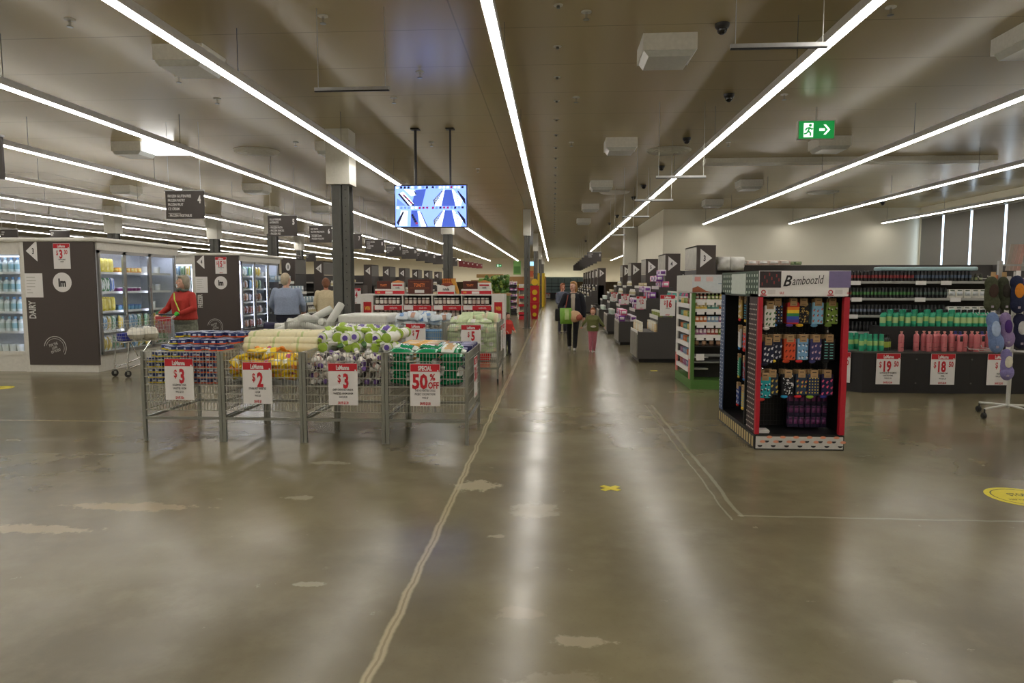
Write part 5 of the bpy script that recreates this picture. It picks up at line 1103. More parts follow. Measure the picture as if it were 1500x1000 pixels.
gbag = pouch(.3, .24, .2, C(122, 170, 62), C(176, 196, 130), 'bag', 5); gbag.transform(Matrix.Diagonal((1, 1, 1.6, 1)) @ Matrix.Rotation(PI/2-.3, 4, 'X')); tag(put(gbag, 'grocery_bag', (w_.x-.17, w_.y-.30, .84), .2), 'lime green grocery bag carried by the woman in the dark coat', 'bag')
o = MB().ball((-.02, 0, 0), .17, .09, .14, C(206, 168, 130), 14).ball((.08, -.03, -.02), .1, .07, .08, C(170, 90, 70), 12).build('bread_bag', smooth=True, loc=(w_.x+.04, w_.y-.30, .83)); tag(o, 'brown bread bag carried beside the lime green bag', 'bag')
o = MB().rbox(-.1, .1, -.05, .05, -.3, 0, .03, black).tube([(-.08, 0, 0), (-.06, 0, .12), (.06, 0, .12), (.08, 0, 0)], .008, black, 6).build('hand_bag', loc=(w_.x-.33, w_.y-.02, 1.0)); tag(o, 'dark handbag at the elbow of the woman in the coat', 'bag')
c_ = G(868, 515)
t, hm, k = person('e', 'toddler in olive jumper and pink trousers walking hand in hand', (c_.x, c_.y, 0), .05, 1.03, (216, 168, 144), (104, 108, 62), (190, 110, 124), (200, 120, 120), (140, 82, 44),
    [((-.19, 0, 1.33), (-.34, -.02, 1.14), (-.42, .02, 1.0)), ((.19, 0, 1.33), (.34, -.04, 1.12), (.44, -.02, 1.0))], [((-.08, .01, .82), (-.09, -.03, .46), (-.08, .0, .085)), ((.08, .01, .82), (.08, .04, .46), (.07, .1, .10))], tr=1.25, child=True, topz=.47, trouser_r=1.15)
MB().ball((0, -.115, .60), .07, .02, .025, C(200, 196, 180), 10).build('jumper_print', t)
q = D(824, 440, 22); person('f', 'person in grey blue top behind the woman in the dark coat', (q.x, 22, 0), .6, 1.60, (196, 140, 116), (98, 104, 120), (50, 50, 60), (60, 50, 50), (150, 90, 60),
    [((-.18, 0, 1.36), (-.23, 0, 1.1), (-.2, -.15, .95)), ((.18, 0, 1.36), (.23, 0, 1.1), (.2, -.15, .95))], STL)
q = D(743, 465, 15.2); person('g', 'child in red top beside the right end of the spread shelf', (q.x, 15.2, 0), .8, .95, (210, 160, 140), (196, 60, 50), (40, 40, 50), (60, 50, 50), (60, 44, 36),
    [((-.19, 0, 1.33), (-.26, -.05, 1.1), (-.22, -.2, 1.0)), ((.19, 0, 1.33), (.26, -.05, 1.1), (.22, -.2, 1.0))], STL, child=True, tr=1.2)

# ------------------------------------------------------------------ sock stand
s0, s1 = G(1105, 658), G(1236, 660); SW = s1.x-s0.x; SX, SY, SD, SH = s0.x, s0.y, 1.45, 1.72
t = thing('sock_stand', 'freestanding four sided sock stand with red posts and white script header', 'stand', (SX, SY, 0))
dots = MB()
b_ = MB().box(0, SW, 0, SD, 0, .14, black).box(.01, SW-.01, .01, SD-.01, .14, .15, black); b_.build('base', t)
f = MB().box(.01, SW-.01, -.003, 0, .012, .13, C(196, 194, 190))
for k in range(13):
    x, z = .05+k*.063, .045+(k % 2)*.045
    f.disc(x, z, .02, -.005, C(30, 30, 34), 12, sx=1.2); f.box(x-.026, x+.026, -.006, -.005, z, z+.022, C(196, 194, 190)); f.disc(x+.025, z+.035, .014, -.005, C(224, 150, 120), 10, sx=2)
f.build('base_print', t)
f = MB().box(-.003, 0, .01, SD-.01, .012, .13, C(30, 28, 30))
for k in range(16): f.box(-.005, -.003, .04+k*.088, .09+k*.088, .02, .12, C(190, 170, 120))
f.build('base_side_print', t)
redp = mat('crimson_post', (176, 24, 44), .45)
MB().box(0, .04, 0, .04, .15, 1.48, redp).build('red_post', t); MB().box(SW-.05, SW, 0, .05, .15, 1.48, redp).build('red_post', t)
def spotted(x0, x1, y0, y1, m, md, nm, n, k_):
    g = MB().box(x0, x1, y0, y1, .15, 1.5, m)
    for i in range(n):
        z = .18+1.26*i/n
        for j in range(k_): g.box(x0-.003, x0, y0+(y1-y0)*(j+.3+.25*(i % 2))/k_, y0+(y1-y0)*(j+.3+.25*(i % 2))/k_+.022, z, z+.012, md)
    g.build(nm, t)
spotted(0, .01, .04, .30, C(44, 26, 28), C(190, 180, 170), 'spotted_panel', 26, 5)
spotted(0, .01, SD-.16, SD, C(70, 88, 120), C(200, 205, 215), 'blue_spotted_post', 30, 2)
MB().box(SW-.02, SW, SD-.05, SD, .15, 1.5, black).build('rear_post', t)
g = MB()
for i in range(24): x = .05+i*(SW-.1)/23; g.box(x-.002, x+.002, .42, .424, .16, 1.47, black)
for i in range(22): z = .2+i*.059; g.box(.05, SW-.05, .418, .422, z-.002, z+.002, black)
g.box(SW-.02, SW-.012, .05, .42, .15, 1.48, black); g.build('wire_back', t)
MB().box(.02, SW-.02, .46, .48, .15, 1.48, black).build('core_board', t)
g = MB()
for i in range(20):
    y = .52+i*(SD-.66)/19; g.box(.31, .314, y-.002, y+.002, .16, 1.47, black)
for i in range(22): z = .2+i*.059; g.box(.31, .314, .5, SD-.12, z-.002, z+.002, black)
g.box(.33, .35, .5, SD-.05, .15, 1.48, black); g.build('side_wire_back', t)
MB().box(.02, SW-.02, SD-.05, SD-.04, .15, 1.475, black).build('back_board', t)
h = MB().box(0, SW, 0, .02, 1.475, SH, paper); h.box(.0, .2, -.003, 0, 1.56, SH-.005, C(48, 40, 44)).box(SW-.2, SW, -.003, 0, 1.56, SH-.005, C(120, 110, 150))
for k in range(8): h.box(.02+.022*k, .03+.022*k, -.005, -.003, 1.58+.013*((k*5) % 8), 1.61+.013*((k*5) % 8), C(140, 50, 50))
for k in range(2):
    x = .01+k*.62; h.ring(x+.03, 1.518, .013, .022, -.003, red, 14).box(x+.002, x+.058, -.003, -.001, 1.486, 1.494, red); h.box(x+.07, x+.14, -.002, 0, 1.50, 1.54, C(210, 206, 204)); h.text('SALE', x+.2, 1.50, .022, red, -.003, w=.05)
h.text('B', .26, 1.575, .105, ink, -.004, bold=.02, shear=.35, sx=.9); h.text('amboozld', .305, 1.585, .085, ink, -.004, align='L', bold=.0, shear=.35, w=.30, rot=.05)
h.build('header', t)
h = MB().box(-.0, .015, .02, SD, 1.475, SH, C(52, 74, 58))
for i in range(16):
    for j in range(4): h.box(-.003, 0, .06+i*.085, .085+i*.085, 1.50+j*.055, 1.525+j*.055, C(190, 205, 190))
h.box(-.004, -.001, .45, 1.0, 1.49, 1.70, C(190, 200, 190)); h.build('side_header', t)
MB().box(0, SW, SD-.02, SD, 1.475, SH, black).box(SW-.015, SW, 0, SD, 1.475, SH, black).box(0, SW, 0, SD, 1.47, 1.478, black).build('top_board', t)
# socks
def sock(base, motif, mcol, toe, tcol2=None):
    """one hanging pair: folded legs, kraft card, coloured toe"""
    leg = MB(); bm = C(*base, rough=.9)
    leg.rbox(-.055, .055, -.012, .012, -.25, -.04, .010, bm)
    y = -.0135
    if motif == 'rainbow':
        for i, c in enumerate(((90, 60, 140), (60, 90, 180), (60, 140, 80), (230, 200, 60), (224, 130, 50), (190, 50, 50))): leg.box(-.0552, .0552, y, .0125, -.235+i*.03, -.205+i*.03, C(*c, rough=.9))
    elif motif == 'dots':
        for i in range(6):
            for j in range(4): leg.disc(-.04+j*.026, -.22+i*.028, .006, y, C(*[mcol, (220, 160, 70), (90, 130, 200)][(i+j) % 3], rough=.9) if tcol2 else C(*mcol, rough=.9), 8)
    elif motif == 'blob':
        rr = random.Random(sum(base)+sum(mcol))
        for i in range(9):
            cx, cz = -.037+.037*(i % 3)+rr.uniform(-.008, .008), -.225+.055*(i//3)+rr.uniform(-.01, .01)
            leg.disc(cx, cz, .011, y, C(*mcol, rough=.9), 9, sx=.8); leg.disc(cx+.007, cz+.010, .007, y-.0004, C(*(tcol2 or mcol), rough=.9), 8)
    elif motif == 'dash':
        for i in range(14): leg.box(-.045+(i % 2)*.05, -.015+(i % 2)*.05, y, -.012, -.235+(i//2)*.027, -.228+(i//2)*.027, C(*mcol, rough=.9))
    elif motif == 'spray':
        rr = random.Random(3)
        for i in range(60): x, z = rr.uniform(-.05, .045), rr.uniform(-.24, -.06); leg.box(x, x+.008, y, -.012, z, z+.004+.01*(i % 2), C(*mcol, rough=.9))
    p = MB().ball((-.03, .0, -.262), .035, .013, .018, C(*toe, rough=.9), 12)
    c = MB().rbox(-.034, .034, -.017, .017, -.075, .0, .003, kraft).box(-.02, .018, -.0185, -.017, -.025, -.018, ink).box(-.02, .02, -.0185, -.017, -.062, -.056, C(120, 96, 66)).tube([(0, 0, 0), (0, 0, .012)], .003, black, 5)
    return leg, p, c
def hang(loc, rz, lab, args, sc=1.0):
    q = thing('sock_pair', lab, 'socks', loc, rz); leg, p, c = sock(*args); leg.build('leg_fabric', q); p.build('toe', q, smooth=True); c.build('card', q); MB().tube([(0, .12, .012), (0, -.02, .012)], .003, chrome, 5).build('hook', q) if False else None
    return q
HK = MB()
socks = [[((232, 232, 226), 'blob', (90, 130, 90), (225, 225, 220), None, 'white sock pair with green motif'), ((30, 32, 46), 'dots', (220, 220, 220), (50, 120, 190), 1, 'navy sock pair with coloured dots and blue toe'), ((200, 50, 50), 'rainbow', (0, 0, 0), (90, 60, 140), None, 'rainbow striped sock pair'), ((28, 28, 36), 'spray', (180, 150, 80), (226, 180, 50), None, 'black sock pair with gold motif and yellow toe'), ((130, 178, 206), 'blob', (200, 110, 90), (90, 140, 180), (90, 120, 150), 'light blue sock pair with small red motif'), ((122, 152, 66), 'blob', (40, 44, 34), (110, 140, 60), (230, 232, 220), 'lime green sock pair with panda blots')],
         [((36, 42, 66), 'blob', (225, 225, 230), (36, 42, 66), (200, 200, 210), 'navy sock pair with white flowers'), ((32, 36, 56), 'blob', (190, 190, 200), (228, 200, 60), (150, 150, 160), 'dark sock pair with pale motif and yellow toe'), ((206, 80, 46), 'blob', (150, 50, 30), (196, 70, 40), (60, 40, 30), 'orange sock pair'), ((120, 166, 206), 'blob', (235, 240, 245), (200, 40, 44), (50, 60, 80), 'light blue sock pair with white birds and red toe'), ((58, 58, 104), 'blob', (190, 160, 170), (60, 60, 110), (140, 120, 150), 'violet blue sock pair with pinkish motif'), ((24, 28, 32), 'dash', (120, 200, 190), (24, 28, 32), None, 'black sock pair with mint dashes')],
         [((40, 160, 170), 'blob', (30, 40, 60), (210, 70, 60), (230, 230, 230), 'teal sock pair with dark motif and red toe'), ((40, 52, 66), 'blob', (200, 170, 80), (40, 52, 66), (200, 170, 80), 'slate sock pair with mustard curls'), ((24, 24, 30), 'spray', (220, 220, 220), (40, 140, 190), None, 'black sock pair with white scribbles and blue toe'), ((44, 60, 80), 'blob', (210, 180, 80), (210, 40, 50), (200, 90, 90), 'slate blue sock pair with balloons and red toe'), ((40, 54, 84), 'dots', (220, 190, 70), (150, 190, 60), None, 'navy sock pair with yellow drops and green toe'), ((36, 34, 74), 'blob', (226, 90, 130), (60, 60, 150), (226, 90, 130), 'navy sock pair with pink flamingos')]]
rowpx = [(1123, 1138, 1160, 1176, 1196, 1218), (1122, 1138, 1157, 1177, 1195, 1216), (1119, 1134, 1156, 1177, 1194, 1215)]
for r_, (row, z) in enumerate(zip(socks, (1.46, 1.11, .765))):
    for i, a in enumerate(row):
        X = D(rowpx[r_][i], 500, SY+.1).x
        hang((X+(.02 if i == 0 else 0), SY+.10+.02*(i % 2), z-(.03 if i == 0 else 0)), R.uniform(-.12, .12), '%s, %s row of the sock stand' % (a[5], ('top', 'middle', 'bottom')[r_]), (a[0], a[1], a[2], a[3], a[4]))
        MB().tube([(X-SX, .42, z+.01), (X-SX, .08, z+.01)], .003, chrome, 5).build('hook', t)
        for dpt in (.18, .26): 
            o = MB().rbox(-.05, .05, -.012, .012, -.24, -.04, .01, C(*a[0], rough=.9)).rbox(-.034, .034, -.016, .016, -.075, 0, .003, kraft).build('sock_pair', loc=(X, SY+dpt, z-.01), rz=R.uniform(-.15, .15)); tag(o, 'sock pair hanging behind the %s' % a[5], 'socks', 'socks behind the %s' % a[5])
for r_, z in enumerate((1.46, 1.14, .82, .5)):
    for i in range(4):
        a = ((150, 40, 44), (60, 150, 120), (30, 30, 36), (190, 160, 90), (40, 60, 120), (200, 60, 60), (210, 206, 200), (34, 40, 60))[(r_*3+i) % 8]; c = ((220, 220, 220), (200, 60, 60), (60, 160, 190))[i % 3]
        hang((SX+.13, SY+.44+i*.22, z), -PI/2+R.uniform(-.15, .15), 'sock pair on the left side of the stand, %s row, %s one from the front' % (ordn(r_), ordn(i)), (a, ('blob', 'spray', 'dash')[(r_+i) % 3], c, ((200, 40, 44), (50, 120, 190), (220, 180, 60))[(i+r_) % 3], None))
for r_ in range(3):
    line([prod('box', .05, .11, C(40, 30, 60), C(120, 60, 110), name='folded_sock_pack')], 'folded_sock_pack', 'small purple patterned pack low inside the sock stand', 'pack', 'small purple packs', (SX+.42+.0*r_, SY+.28, .17+.115*r_), (.055, 0, 0), 7)
tag(MB().rbox(-.06, .06, -.05, .05, 0, .012, .004, paper).rbox(-.055, .065, -.045, .05, .012, .024, .004, paper).rbox(-.06, .055, -.05, .045, .024, .035, .004, paper).build('leaflet_pile', loc=(SX+.09, SY+.09, .151)), 'small pile of white papers on the base of the sock stand', 'papers')

# ------------------------------------------------------------------ garden oil stand
o0 = G(1011, 570); OX, OY, OW, OD, OH = o0.x, o0.y, .95, 1.3, 1.73
green = mat('leaf_green_board', (76, 116, 50), .55)
t = thing('soap_stand', 'green edged freestanding shelf stand with small soap and oil packs', 'stand', (OX, OY, 0))
MB().box(0, OW, 0, OD, 0, .14, green).build('base', t); MB().box(.0, .05, 0, .06, .14, 1.46, green).build('green_post', t); MB().box(OW-.05, OW, 0, .05, .14, 1.46, green).build('green_post', t)
dk = C(34, 30, 28)
MB().box(.05, OW-.05, .38, .40, .14, 1.46, dk).box(.3, .32, .4, OD, .14, 1.46, dk).build('core_board', t)
for y in (.06, OD-.12):
    MB().box(0, .02, y, y+.12, .45, 1.46, white).build('side_post', t); MB().box(0, .02, y, y+.12, .14, .45, C(210, 120, 116)).build('side_post_foot', t)
h = MB().box(0, OW, 0, .02, 1.46, OH, C(204, 210, 212)); h.box(.03, .12, -.002, 0, OH-.1, OH-.03, C(214, 150, 146)).box(.2, .3, -.002, 0, OH-.1, OH-.03, C(220, 190, 186)).text('OIL GARDEN', .62, OH-.095, .05, C(70, 74, 78), -.003, w=.5).box(.38, .9, -.002, 0, OH-.14, OH-.13, C(110, 140, 160))
h.prism([(0, 1.47), (.0, 1.53), (.08, 1.56), (.2, 1.49), (.3, 1.47)], -.003, -.001, 'y', C(150, 84, 54)); h.build('header', t)
MB().box(0, .015, .02, OD, 1.46, OH, C(200, 200, 192)).box(0, OW, 0, OD, 1.455, 1.465, white).build('side_header', t)
cols = [((150, 60, 50), (230, 226, 214)), ((110, 140, 50), (226, 226, 190)), ((220, 190, 90), (240, 232, 200)), ((90, 150, 140), (220, 232, 226)), ((206, 110, 50), (236, 226, 210)), ((120, 150, 180), (232, 232, 228)), ((150, 90, 130), (232, 226, 230))]
sp = [prod('box', .055, .085, B_(*a), B_(*b_), name='soap_pack') for a, b_ in cols]; sj = [prod('bottle', .045, .09, B_(*a), B_(*b_), B_(230, 228, 220), name='oil_bottle') for a, b_ in cols]
for j, (z, kind) in enumerate(((1.36, sj), (1.22, sp), (1.02, sp), (.83, sp))):
    MB().box(.05, OW-.05, .03, .38, z-.02, z-.0, white).box(.05, OW-.05, .02, .03, z-.05, z, white).build('shelf', t)
    for k in range(6): MB().box(.08+k*.14, .19+k*.14, .012, .02, z-.085, z-.02, paper).build('shelf_ticket', t)
    for k in range(14): tag(put(kind[(k//3+j*2) % 7], 'soap_pack' if kind is sp else 'oil_bottle', (OX+.09+k*.058, OY+.07, z+.001)), 'tiny pack on the %s shelf of the green edged stand' % ordn(j), 'pack', 'tiny packs on the green edged stand')
for z in (.66, .42): MB().box(.05, OW-.05, .03, .38, z-.02, z, dk if z > .5 else C(120, 122, 118)).build('shelf', t)
MB().box(.05, OW-.05, .015, .03, .50, .54, C(120, 122, 118)).box(.08, .2, .01, .015, .44, .54, paper).build('price_rail', t)
bj = [prod('jar', .07, .10, B_(84, 52, 34), B_(190, 150, 120), B_(200, 196, 190), name='brown_jar')]
line(bj, 'brown_jar', 'brown jar on the low dark shelf of the green edged stand', 'jar', 'brown jars', (OX+.1, OY+.1, .661), (.11, 0, 0), 4)
for j, z in enumerate((1.28, 1.08, .88, .68, .48, .30)):
    MB().box(.0, .3, .18, OD-.12, z-.02, z, white).box(-.008, .0, .18, OD-.12, z-.06, z+.01, paper).build('side_shelf', t)
    for k in range(8): tag(put(sp[(k//3+j) % 7], 'soap_pack', (OX+.06, OY+.26+k*.11, z+.001), PI/2), 'pack on the left side %s shelf of the green edged stand' % ordn(j), 'pack', 'side packs on the green edged stand')

# ------------------------------------------------------------------ dark counter with bottles and shelving
cf = 10.23; cx0 = G(1262, 575).x; hz = .605
ctop = mat('counter_top', (74, 72, 70), .3); cdark = mat('black_counter_board', (26, 25, 27), .5)
poly = [(cx0, cf), (9.2, cf), (9.2, cf+.75), (cx0-.45, cf+.75), (cx0-.45, cf+.5)]
t = thing('promotion_counter', 'low black counter with chamfered corner carrying green and pink bottles', 'counter', (0, 0, 0))
MB().prism(poly, .0, hz-.02, 'z', cdark).build('body', t); MB().prism([(cx0-.01, cf-.015), (9.21, cf-.015), (9.21, cf+.75), (cx0-.46, cf+.75), (cx0-.46, cf+.49)], hz-.02, hz, 'z', ctop).build('top', t)
for k, px in enumerate((1340, 1421)):
    X = D(px, 540, cf).x; s = MB().box(X-.002, X+.002, cf-.001, cf, 0, hz-.03, black)
    for z in (.15, .5): s.lathe([(.012, 0), (.012, .004)], C(80, 78, 76), 8, Matrix.Translation((X+.02, cf, z)) @ Matrix.Rotation(PI/2, 4, 'X'))
    s.build('board_seam', t)
rx0 = D(1289, 500, cf+.38).x; rz_ = D(1350, 478, cf+.4).z
tag(MB().box(rx0, 9.2, cf+.36, cf+.75, hz, rz_, cdark).build('riser_block'), 'black riser block on the counter behind the pink bottles', 'riser')
for k, (px, pr, ce_, ls, sv, l) in enumerate(((1301, '19', '50', ['SCHWARZKOPF SHAMPOO', 'VARIETIES 900ML'], 'SAVE $12.00', 'left counter sign under the green bottles, reading $19.50'), (1381, '18', '50', ['TRESEMME PUMP', '900ML'], 'SAVE $5.50', 'middle counter sign under the pink bottles, reading $18.50'), (1464, '3', None, ['RAZORS'], 'SAVE $2.50', 'counter sign partly behind the slipper rack'))):
    price_sign((D(px, 540, cf-.01).x, cf-.012, .13), 0, l, price=pr, cents=ce_, lines=ls+['WAS $31.50'], save=sv, w_=.34, h=.455)
cm = Vector((cx0-.225, cf+.25, .13)); price_sign((cm.x-.02, cm.y-.02, .13), math.atan2(-.5, .45), 'angled price sign on the chamfered counter corner', price='19', cents='50', lines=['SHAMPOO'], save='SAVE $12', w_=.34, h=.455)
teal = [prod('spray', .075, .25, B_(44, 160, 122), B_(160, 196, 120), B_(40, 150, 118), name='green_bottle')]; tpump = [prod('bottle', .085, .25, B_(44, 160, 122), B_(176, 202, 140), B_(20, 22, 22), name='green_bottle')]
dkb = [prod('bottle', .075, .24, B_(30, 40, 36), B_(170, 190, 80), B_(20, 20, 20), name='dark_bottle')]
pink = MB().lathe([(.034, 0), (.038, .01), (.038, .12), (.036, .128), (.039, .135), (.039, .225), (.030, .25), (.012, .262), (.012, .275), (.02, .278), (.02, .295)], [B_(196, 112, 116)]*3+[B_(200, 96, 110)]+[B_(198, 114, 118)]*3+[B_(230, 160, 150)]*3, 12).box(-.02, .02, -.0395, -.038, .06, .065, ink).mesh('pink_bottle', True)
pinkb = MB().lathe([(.034, 0), (.038, .01), (.038, .12), (.036, .128), (.039, .135), (.039, .225), (.030, .25), (.012, .262), (.012, .275), (.02, .278), (.02, .295)], [B_(196, 112, 116)]*4+[B_(198, 114, 118)]*2+[B_(50, 60, 130)]*4, 12).box(-.02, .02, -.0395, -.038, .15, .23, ink).mesh('pink_bottle', True)
for k, px in enumerate((1245, 1254, 1262, 1274, 1282, 1291, 1247, 1268)): tag(put(teal[0], 'green_bottle', (D(px, 500, cf+.16+(.22 if k > 5 else 0)+(.28 if k < 2 else 0)).x, cf+.16+(.22 if k > 5 else 0)+(.28 if k < 2 else 0), hz)), 'green bottle with yellow band on the left end of the counter', 'bottle', 'green bottles on the counter left end')
for k, px in enumerate((1299, 1305, 1296)): tag(put(dkb[0], 'dark_bottle', (D(px, 500, cf+.2).x, cf+.22+.06*(k % 2), hz)), 'dark pump bottle between green and pink bottles on the counter', 'bottle', 'dark pump bottles')
for k, px in enumerate((1320, 1342, 1353, 1361, 1369, 1374, 1383, 1393, 1399, 1406, 1413, 1423, 1431, 1438, 1446, 1455)):
    tag(put(pinkb if k in (8, 9, 13) else pink, 'pink_bottle', (D(px, 500, cf+.1+.05*(k % 3)).x, cf+.1+.05*(k % 3), hz)), 'pink bottle with %s on the counter' % ('blue collar' if k in (8, 9, 13) else 'pale cap'), 'bottle', 'pink bottles with %s' % ('blue collar' if k in (8, 9, 13) else 'pale cap'))
for r_ in range(2):
    n = 18
    for k in range(n):
        px = 1293+k*9; 
        tag(put((teal if k % 2 and k < 12 else tpump)[0], 'green_bottle', (D(px, 470, cf+.45+.13*r_).x+.03*r_, cf+.45+.13*r_, rz_)), 'green bottle with yellow band on the black riser, %s row' % ('front' if r_ == 0 else 'back'), 'bottle', 'green bottles on the riser, %s row' % ('front' if r_ == 0 else 'back'))
# shelving above the counter
GY = cf+.95; gx0, gx1 = D(1236, 400, GY).x, D(1439, 400, GY).x+1.6
t = thing('bottle_shelving', 'grey shelving full of small dark spray cans behind the counter', 'shelving', (gx0, GY, 0)); L_ = gx1-gx0
shz = [D(1300, p, GY).z for p in (412, 436.5, 461.5, 486)]
MB().box(0, L_, .36, .40, 0, 1.80, dgrey).box(0, L_, 0, .4, 0, .1, dgrey).build('back_panel', t); MB().box(0, .03, 0, .4, 0, 1.80, dgrey).box(L_-.03, L_, 0, .4, 0, 1.8, dgrey).build('end_frame', t)
for z in shz: MB().box(.03, L_-.03, 0, .36, z-.02, z, steelp).box(.03, L_-.03, -.012, 0, z-.035, z+.005, mat('price_strip', (110, 110, 108), .5)).build('shelf', t)
for z, pxs in zip(shz, ((1253, 1349, 1386), (1256, 1349, 1401), (1251,), (1250,))):
    for px in pxs: X = D(px, 420, GY-.02).x-gx0; MB().box(X-.08, X+.08, -.018, -.012, z-.055, z+.01, paper).build('shelf_ticket', t)
def cans(band, nm='spray_can', body=(24, 24, 28)): return [prod('spray', .048, .165, B_(*body), B_(*band), B_(40, 40, 44), name=nm)]
segs = [(0, ((1240, 1341, (140, 46, 50), 'red band'), (1343, 1425, (74, 90, 112), 'blue band'))), (1, ((1240, 1341, (70, 130, 66), 'green band'), (1343, 1390, (80, 100, 90), 'grey green band'))), (2, ((1240, 1340, (110, 120, 140), 'steel blue band'), (1343, 1388, (50, 50, 54), 'charcoal band'))), (3, ((1240, 1290, (60, 60, 64), 'dark band'),))]
for j, ss in segs:
    for a, b2_, c, l in ss:
        X0, X1 = D(a, 420, GY+.06).x, D(b2_, 420, GY+.06).x; n = int((X1-X0)/.056)
        for rr_ in range(2): line(cans(c), 'spray_can', 'small dark spray can with %s on the %s shelf above the counter' % (l, ordn(j)), 'spray can', 'spray cans with %s' % l, (X0, GY+.05+.07*rr_, shz[j]), ((X1-X0)/n, 0, 0), n)
wbox = [prod('box', .11, .14, B_(214, 212, 204), B_(190, 196, 200), B_(90, 100, 90), name='white_box')]
for j in (1, 2): line(wbox, 'white_box', 'small white box on the %s shelf above the counter' % ordn(j), 'box', 'small white boxes on the %s shelf' % ordn(j), (D(1395, 420, GY).x, GY+.05, shz[j]), (.118, 0, 0), 5)
tag(MB().rbox(0, 1.5, .05, .3, 0, .06, .02, mat('pale_blue_film2', (160, 190, 196), .35)).build('film_pack', loc=(D(1292, 392, GY).x, GY, 1.801)), 'pale blue film wrapped pack on top of the bottle shelving', 'pack')
line([prod('spray', .05, .14, B_(40, 50, 44), B_(120, 130, 90), B_(60, 60, 50), name='top_bottle')], 'top_bottle', 'small dark bottle on the very top of the shelving', 'bottle', 'small bottles on top of the shelving', (D(1395, 398, GY).x, GY+.1, 1.801-.19), (.07, 0, 0), 8)

# ------------------------------------------------------------------ slipper rack
rc = G(1475, 611); RX, RY = rc.x, rc.y
t = thing('slipper_rack', 'white wheeled rack hung with fluffy slipper socks at the right edge', 'rack', (RX, RY, 0))
wm = mat('white_enamel_tube', (196, 196, 190), .35)
MB().tube([(0, 0, .12), (0, 0, 1.74)], .022, wm, 10).build('pole', t)
for k in range(4):
    a = k*PI/2+.35; e = (math.cos(a)*.36, math.sin(a)*.36)
    MB().tube([(0, 0, .15), (e[0], e[1], .12)], .014, wm, 8).build('foot_arm', t)
    c = MB().tube([(e[0], e[1], .12), (e[0], e[1], .06)], .01, black, 6).build('caster', t)
    MB().lathe([(.03, -.02), (.038, -.012), (.038, .012), (.03, .02)], rubber, 16, Matrix.Translation((e[0], e[1]+.01, .038)) @ Matrix.Rotation(PI/2, 4, 'Y')).build('wheel', c)
for z, r_ in ((.80, .42), (1.22, .35), (1.66, .35)):
    for k in range(8):
        a = k*PI/4+.2; MB().tube([(0, 0, z), (math.cos(a)*r_, math.sin(a)*r_, z), (math.cos(a)*(r_+.02), math.sin(a)*(r_+.02), z+.03)], .005, wm, 6).build('arm', t)
MB().lathe([(.04, 0), (.04, .03)], wm, 12, Matrix.Translation((0, 0, .79))).build('hub', t)
MB().box(-.33, -.29, -.22, -.18, 1.25, 1.86, alu).box(-.33, .6, -.21, -.19, 1.80, 1.82, alu).build('top_frame', t)
def slipper(base, inner, pat=None, w_=.12, h_=.26):
    b_ = MB(); m = mat('plush_%d_%d_%d' % base, base, .95, var=.6 if pat else .2, scale=35 if pat else 60, bump=.6); mi_ = mat('plush_in_%d_%d_%d' % inner, inner, .95, var=.2, bump=.6)
    return m, mi_
def hang_slipper(px, py, Y, base, inner, lab, pat=None, tilt=0.0, lean=1, w_=.13, h_=.3):
    p = D(px, py, Y); q = thing('slipper_sock', lab, 'slipper', (p.x, Y, p.z)); m, mi_ = slipper(base, inner, pat); w_ *= 1.2; h_ *= 1.1
    b_ = MB(); b_.ball((0, 0, .0), w_*.37, .04, h_*.5, m, 16).ball((.02*lean, 0, -h_*.28), w_*.46, .042, h_*.26, m, 14).ball((-.012*lean, 0, h_*.3), w_*.38, .035, h_*.2, m, 12)
    o = remesh(b_.build('outer_sole', q), .008, 3); b2 = MB().ball((.005, -.035, h_*.08), w_*.26, .012, h_*.2, mi_, 14).build('lining', q, smooth=True)
    MB().rbox(-.025, .025, -.004, .004, h_*.42, h_*.62, .001, paper if not pat else kraft).build('card', q)
    MB().box(-.012, .016, -.048, -.046, -h_*.40, -h_*.34, C(160, 150, 165)).build('badge', q)
    q.rotation_euler = (0, tilt, 0)
for a in ((1452, 430, RY-.33, (66, 70, 50), (60, 44, 36), 'camouflage slipper sock, leftmost on the upper tier', 1, .05, 1, .17, .36), (1471, 430, RY-.31, (52, 56, 40), (40, 36, 30), 'camouflage slipper sock, second on the upper tier', 1, -.05, 1, .14, .36),
          (1490, 430, RY-.35, (28, 34, 62), (206, 130, 40), 'navy slipper sock with orange lining on the upper tier', None, .0, 1, .17, .38), (1504, 432, RY-.28, (110, 80, 120), (150, 120, 160), 'purple slipper sock cut by the right picture edge', None, 0, 1, .15, .36),
          (1456, 486, RY-.35, (112, 134, 178), (170, 190, 220), 'light blue slipper sock hanging on the middle tier', None, -.1, 1, .16, .42), (1474, 482, RY-.33, (136, 118, 158), (70, 40, 110), 'lilac slipper sock with violet lining on the middle tier', None, -.05, 1, .14, .36), (1494, 484, RY-.30, (28, 30, 58), (190, 190, 190), 'navy slipper sock on the middle tier', None, 0, 1, .16, .36),
          (1474, 533, RY-.34, (128, 120, 170), (214, 210, 190), 'lilac slipper sock with white fleece lining, lowest', None, .05, 1, .14, .32)): hang_slipper(*a)
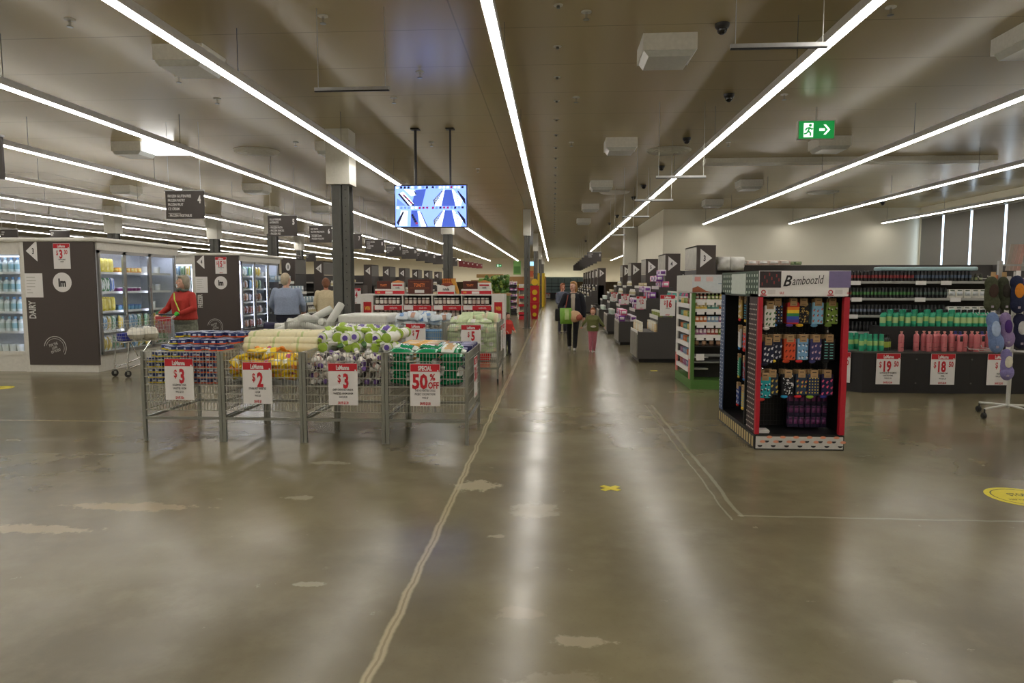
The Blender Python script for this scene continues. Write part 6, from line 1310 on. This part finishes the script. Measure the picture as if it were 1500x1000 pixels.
for k in range(3): tag(MB().rbox(-.05, .05, -.01, .01, -.16, 0, .004, [C(180, 110, 70), C(200, 198, 190), C(170, 150, 120)][k]).build('carded_item', loc=(D(1460+k*14, 412, RY-.2).x, RY-.20, D(1460, 400+k*2, RY-.2).z-.02)), 'carded small item behind the upper slippers, %s one' % ('left', 'middle', 'right')[k], 'card')
fan = thing('picture_frame', 'tall framed items leaning above the slipper rack', 'frames', (0, 0, 0)); fan.name = 'leaning_frame'
q = D(1488, 382, GY+.2); fan.location = (q.x, GY+.2, 1.8)
for k in range(4): MB().prism([(-.16+k*.07, 0), (-.11+k*.07, 0), (-.05+k*.075, .42), (-.10+k*.075, .42)], -.02+k*.02, -.005+k*.02, 'y', C(150+10*k, 140, 130)).build('frame', fan)

# ------------------------------------------------------------------ floor stickers
yel = mat('yellow_tape', (212, 196, 30), .45)
x_ = G(894, 715); o = MB().box(-.085, .085, -.025, .025, 0, .0015, yel, Matrix.Rotation(.75, 4, 'Z')).box(-.085, .085, -.025, .025, .0015, .003, yel, Matrix.Rotation(-.75, 4, 'Z')).build('tape_cross', loc=(x_.x, x_.y, .0005)); tag(o, 'yellow tape cross on the concrete floor', 'tape')
def sticker(px, py, r_, lab):
    p = G(px, py); t = thing('floor_sticker', lab, 'sticker', (p.x, p.y, .0005)); MB().lathe([(r_, 0), (r_, .0015)], yel, 40).build('disc', t)
    g = MB(); dk_ = C(60, 56, 20)
    g.ring(0, 0, r_*.80, r_*.84, 0, dk_, 40); g.text('STOP', 0, .02, r_*.28, dk_, 0, bold=.03); g.text('KEEP YOUR DISTANCE', 0, -r_*.35, r_*.13, dk_, 0, w=r_*1.2)
    for v in g.v: v.xyz = (v.x, v.z, .002)
    g.build('print', t)
sticker(1497, 728, .24, 'round yellow floor sticker at the right picture edge'); sticker(-2, 568, .2, 'round yellow floor sticker at the left picture edge')
q = G(1000, 541); tag(MB().box(-.06, .06, -.03, .03, 0, .002, yel).build('tape_strip', loc=(1.85, 12.6, .0005)), 'small yellow tape strip by the green edged stand', 'tape')
